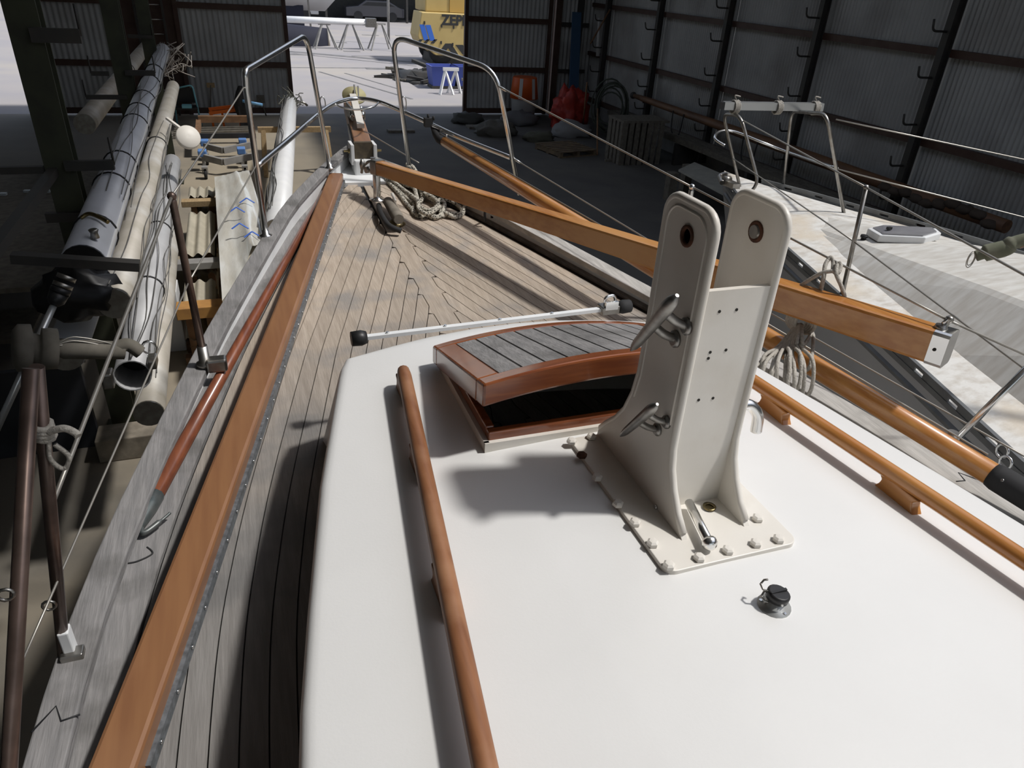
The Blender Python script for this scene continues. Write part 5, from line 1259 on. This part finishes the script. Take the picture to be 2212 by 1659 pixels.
for x in (905, 920, 936): decal([(x + 2, 85), (x + 9, 85), (x + 1, 94), (x - 6, 94)], bk_m, 'chevron')
decal([(962, 94), (975, 94), (990, 118), (978, 118), (968, 104), (958, 118), (946, 116)], bk_m, 'chevron'); decal([(984, 97), (1000, 97), (1012, 118), (1000, 118)], bk_m, 'chevron')
for px, py in ((917, 49), (954, 56), (980, 59), (953, 92), (978, 96)): part('lifting_eye', MB().box(on(px, py), (.06, .03, .12)), bk_m, cn)
cu = bpy.data.curves.new('crane_lettering', 'FONT'); cu.body = 'ZEPH'; cu.size = .56; cu.extrude = .006; cu.offset = .02
to = bpy.data.objects.new('crane_lettering_src', cu); COL.objects.link(to)
bpy.context.view_layer.update()
me = bpy.data.meshes.new_from_object(to.evaluated_get(bpy.context.evaluated_depsgraph_get())); bpy.data.objects.remove(to)
lt = bpy.data.objects.new('lettering', me); COL.objects.link(lt); me.materials.clear(); me.materials.append(bk_m)
lt.parent = cn; lp = on(954, 53); base = BASE[cn.name]
lt.rotation_euler = (math.pi / 2, 0, 0); lt.location = (lp.x - base.x, lp.y - base.y - .005, lp.z + OZ - base.z); lt['label'] = 'black capital letters painted on the yellow panel'
# rubble and timber pile (dark materials stand for its shadow), blue skip, white trestle
rg = random.Random(31); pile = root('timber_pile', (8.3, 28, FL), 'dark pile of timber offcuts and rubble outside the door', 'rubble')
for i in range(80):
    t = rg.random(); x = 6.1 + 3.4 * t; y = 30.2 - 2.6 * t + rg.uniform(-1.6, 1.2); x += rg.uniform(-.5, .5)
    a = rg.uniform(0, math.pi); L = rg.uniform(.4, 1.3); h = rg.uniform(.05, .55) * (1 if t > .3 else .4)
    d_ = Vector((math.cos(a), math.sin(a) * .7, rg.uniform(-.15, .15))) * L / 2; c_ = Vector((x, y, FL + h))
    part('offcut', MB().beam(c_ - d_, c_ + d_, rg.uniform(.08, .2), rg.uniform(.05, .12)), rg.choice(['weath', 'dark_steel', 'dark_steel', 'dark_steel', 'grey_bar']), pile)
part('rubble_heap', MB().ball((9.0, 28.0, FL + .05), 1.0, 10, (1.7, 1.5, .6), .4, 3), 'dark_steel', pile)
part('rubble_heap', MB().ball((7.4, 29.2, FL + .0), .9, 10, (1.6, 1.3, .42), .4, 6), 'dark_steel', pile)
bb0 = az(936, 192, FL); bl = root('blue_skip', (bb0.x + .6, bb0.y, FL), 'blue plastic tub beside the rubble outside the door', 'tub')
blm = mat('blue_plastic', (.055, .085, .34), .5)
for i, dx in enumerate((0, .95)):
    x0 = bb0.x + dx; rs = []
    for h, e in ((0, .0), (.62, .08), (.66, .1), (.66, .05), (.1, -.03)): rs.append([Vector((x0 - e, bb0.y - e, FL + .1 + h)), Vector((x0 + .8 + e, bb0.y - e, FL + .1 + h)), Vector((x0 + .8 + e, bb0.y + .7 + e, FL + .1 + h)), Vector((x0 - e, bb0.y + .7 + e, FL + .1 + h))])
    part('tub', MB().loft(rs), blm, bl)
part('base', MB().bb((bb0.x - .05, bb0.y, FL), (bb0.x + 1.85, bb0.y + .7, FL + .1)), 'dark_steel', bl)
wt = az(972, 205, FL); ws = root('white_trestle', (wt.x, wt.y, FL), 'white painted A-frame trestle in front of the blue tub', 'trestle')
for dx in (-.12, .25):
    for s in (-1, 1): part('leg', MB().beam((wt.x + dx, wt.y + .2, FL + .78), (wt.x + dx + s * .24, wt.y + (.0 if dx < 0 else .4), FL), .09, .05), 'mast_bright', ws)
part('beam', MB().beam((wt.x - .2, wt.y + .2, FL + .8), (wt.x + .35, wt.y + .2, FL + .8), .1, .1), 'mast_bright', ws)
# long white mast on steel trestles
y_ = 40.; ya, yb = ay(600, 41, y_), ay(792, 43, y_); yb.z = ya.z
wmst = root('yard_mast', (ya.x, y_, ya.z - .2), 'long white mast lying across trestles far out in the yard', 'mast')
part('tube', MB().tube([ya, yb], .15, 12), 'mast_bright', wmst)
part('mast_foot', MB().box(yb + Vector((.2, 0, 0)), (.5, .4, .4)), 'steel_dull', wmst)
for px, lb in ((700, 'steel A-frame trestle under the left part of the yard mast'), (756, 'steel A-frame trestle beside the dark tender'), (820, 'thin steel A-frame trestle near the tall pole')):
    t_ = ay(px, 47, y_); o = root('yard_trestle', (t_.x, y_, FL), lb, 'trestle')
    for s in (-1, 1):
        for q in (-.25, .25): part('leg', MB().beam((t_.x + s * .12, y_ + q * .3, t_.z - .12), (t_.x + s * .55, y_ + q * 2, FL), .06, .06), 'grey_bar', o)
    part('crossbar', MB().beam((t_.x - .3, y_, t_.z - .1), (t_.x + .3, y_, t_.z - .1), .08, .08), 'grey_bar', o)
pf = az(840, 95, FL); part('yard_pole', MB().tube([pf, pf + Vector((.05, 0, 5.5))], .07, 10), 'grey_bar', label='tall thin grey pole standing in the yard', cat='pole')
# dark tender on the ground
y_ = 41.5; hullm = mat('navy_hull', (.018, .019, .03), .75, spec=.2); rs = []
td = root('dark_tender', (ay(650, 75, y_).x, y_, FL), 'dark upturned tender lying in the yard left of the trestles', 'boat')
xs_, xe_ = ay(560, 80, y_).x, ay(708, 75, y_).x
for i in range(9):
    t = i / 8; x = xs_ + (xe_ - xs_) * t; w = .9 * (1 - max(0, t - .6) ** 2 * 5); h = 1.05 - .25 * t
    rs.append([Vector((x, y_ + w * math.cos(a), FL + h * math.sin(a))) for a in [math.pi * k / 8 for k in range(9)]])
part('hull', MB().loft(rs, closed=False, smooth=True).add(rs[-1], [tuple(range(9))]), hullm, td)
part('stem_band', MB().tube([p + Vector((.02, 0, 0)) for p in rs[-1]], .06, 6), 'mast_cream', td)
# boat bow hanging into view above, cars and hedge behind
y_ = 52.; gh = root('propped_boat', (ay(690, 30, y_).x, y_, FL), 'pale grey boat propped up in the yard, its bow showing above the mast', 'boat')
bx0, bx1 = ay(610, 0, y_).x, ay(735, 0, y_).x; zb = ay(700, 25, y_).z; rs = []
for i in range(9):
    t = i / 8; x = bx0 - 5 + (bx1 + .6 - bx0 + 5) * t; w = 1.5 * (1 - t ** 3) + .02
    rs.append([Vector((x, y_ - w, zb + 2.6)), Vector((x - t * .6, y_ - w * .75, zb + 1.0)), Vector((x - t * 1.6, y_, zb + .02)), Vector((x - t * .6, y_ + w * .75, zb + 1.0)), Vector((x, y_ + w, zb + 2.6))])
part('hull', MB().loft(rs, closed=False, smooth=True).add([r_[0] for r_ in rs] + [r_[4] for r_ in reversed(rs)], [tuple(range(18))]), mat('pale_grey_hull', (.40, .40, .41), .4), gh)
part('keel', MB().bb((bx0 - 3, y_ - .2, FL), (bx0 + 1.2, y_ + .2, zb + .5)), hullm, gh)
for dx in (-2, 1.4): part('prop', MB().beam((bx0 + dx, y_ - 1.2, zb + 1.2), (bx0 + dx, y_ - 2, FL), .1, .1), 'dark_steel', gh)
shd = root('yard_shelter', (8, 62, FL), 'dark low shelter along the back of the yard', 'shelter')
part('back_wall', MB().bb((-6, 64, FL), (40, 64.3, FL + 3.6)), 'dark_steel', shd)
part('shelter_roof', MB().bb((-6, 60, FL + 3.6), (40, 64.5, FL + 3.8)), 'dark_steel', shd)
for x in (-5, 1, 7, 13, 19): part('shelter_post', MB().bb((x, 60, FL), (x + .15, 60.2, FL + 3.6)), 'dark_steel', shd)
cl = [((.50, .50, .5), 2.2, 'white van parked under the far shelter'), ((.05, .05, .06), 8.6, 'black car parked under the far shelter'), ((.06, .06, .07), 14.2, 'dark grey car parked at the right of the far shelter')]
for i, (c, x, lb) in enumerate(cl):
    o = root('parked_car', (x, 61.5, FL), lb, 'car'); H = 1.9 if i == 0 else 1.4
    prof_ = [(0, .3), (0, .9), (.9, 1.0), (1.5, H), (3.2, H), (4.0, 1.0), (4.4, .9), (4.4, .3)]
    part('body', MB().slab([(x + a, 60.7, FL + b) for a, b in prof_], 1.7, (0, 1, 0)), mat('car_paint_%d' % i, c, .3, coat=.5), o, bevel=.05)
    part('window', MB().slab([(x + 1.2, 60.68, FL + 1.05), (x + 1.6, 60.68, FL + H - .12), (x + 3.1, 60.68, FL + H - .12), (x + 3.7, 60.68, FL + 1.05)], .02, (0, 1, 0)), 'black', o)
    for wx in (.9, 3.5): part('wheel', MB().lathe((x + wx, 60.65, FL + .33), (0, 1, 0), [(.33, 0), (.33, .2)], 16), 'rubber', o)
hdm = mat('hedge_leaves', (.035, .05, .025), .9, rgb2=(.02, .03, .015), scale=3, bump=.8, bscale=4); rg = random.Random(77)
for i in range(9):
    x = -14 + i * 8.0; h = rg.uniform(5, 7.5)
    o = root('yard_tree', (x, 75, FL), ('bushy dark tree' if i else 'tall dark tree') + ' number %d from the left behind the yard' % (i + 1) if False else ['leftmost dark tree behind the yard', 'second dark tree from the left behind the yard', 'third dark tree from the left behind the yard', 'fourth dark tree from the left behind the yard', 'middle dark tree behind the yard', 'fourth dark tree from the right behind the yard', 'third dark tree from the right behind the yard', 'second dark tree from the right behind the yard', 'rightmost dark tree behind the yard'][i], 'tree', 'dark trees behind the yard')
    part('trunk', MB().tube([(x, 75, FL), (x, 75, FL + h * .5)], [.25, .18], 8), 'weath', o)
    mbk = MB()
    for k in range(7): mbk.ball((x + rg.uniform(-1.9, 1.9), 75 + rg.uniform(-1, 1), FL + h * rg.uniform(.3, .8)), rg.uniform(1.5, 2.4), 7, (1, 1, 1), .4, i * 7 + k)
    part('crown', mbk, hdm, o)
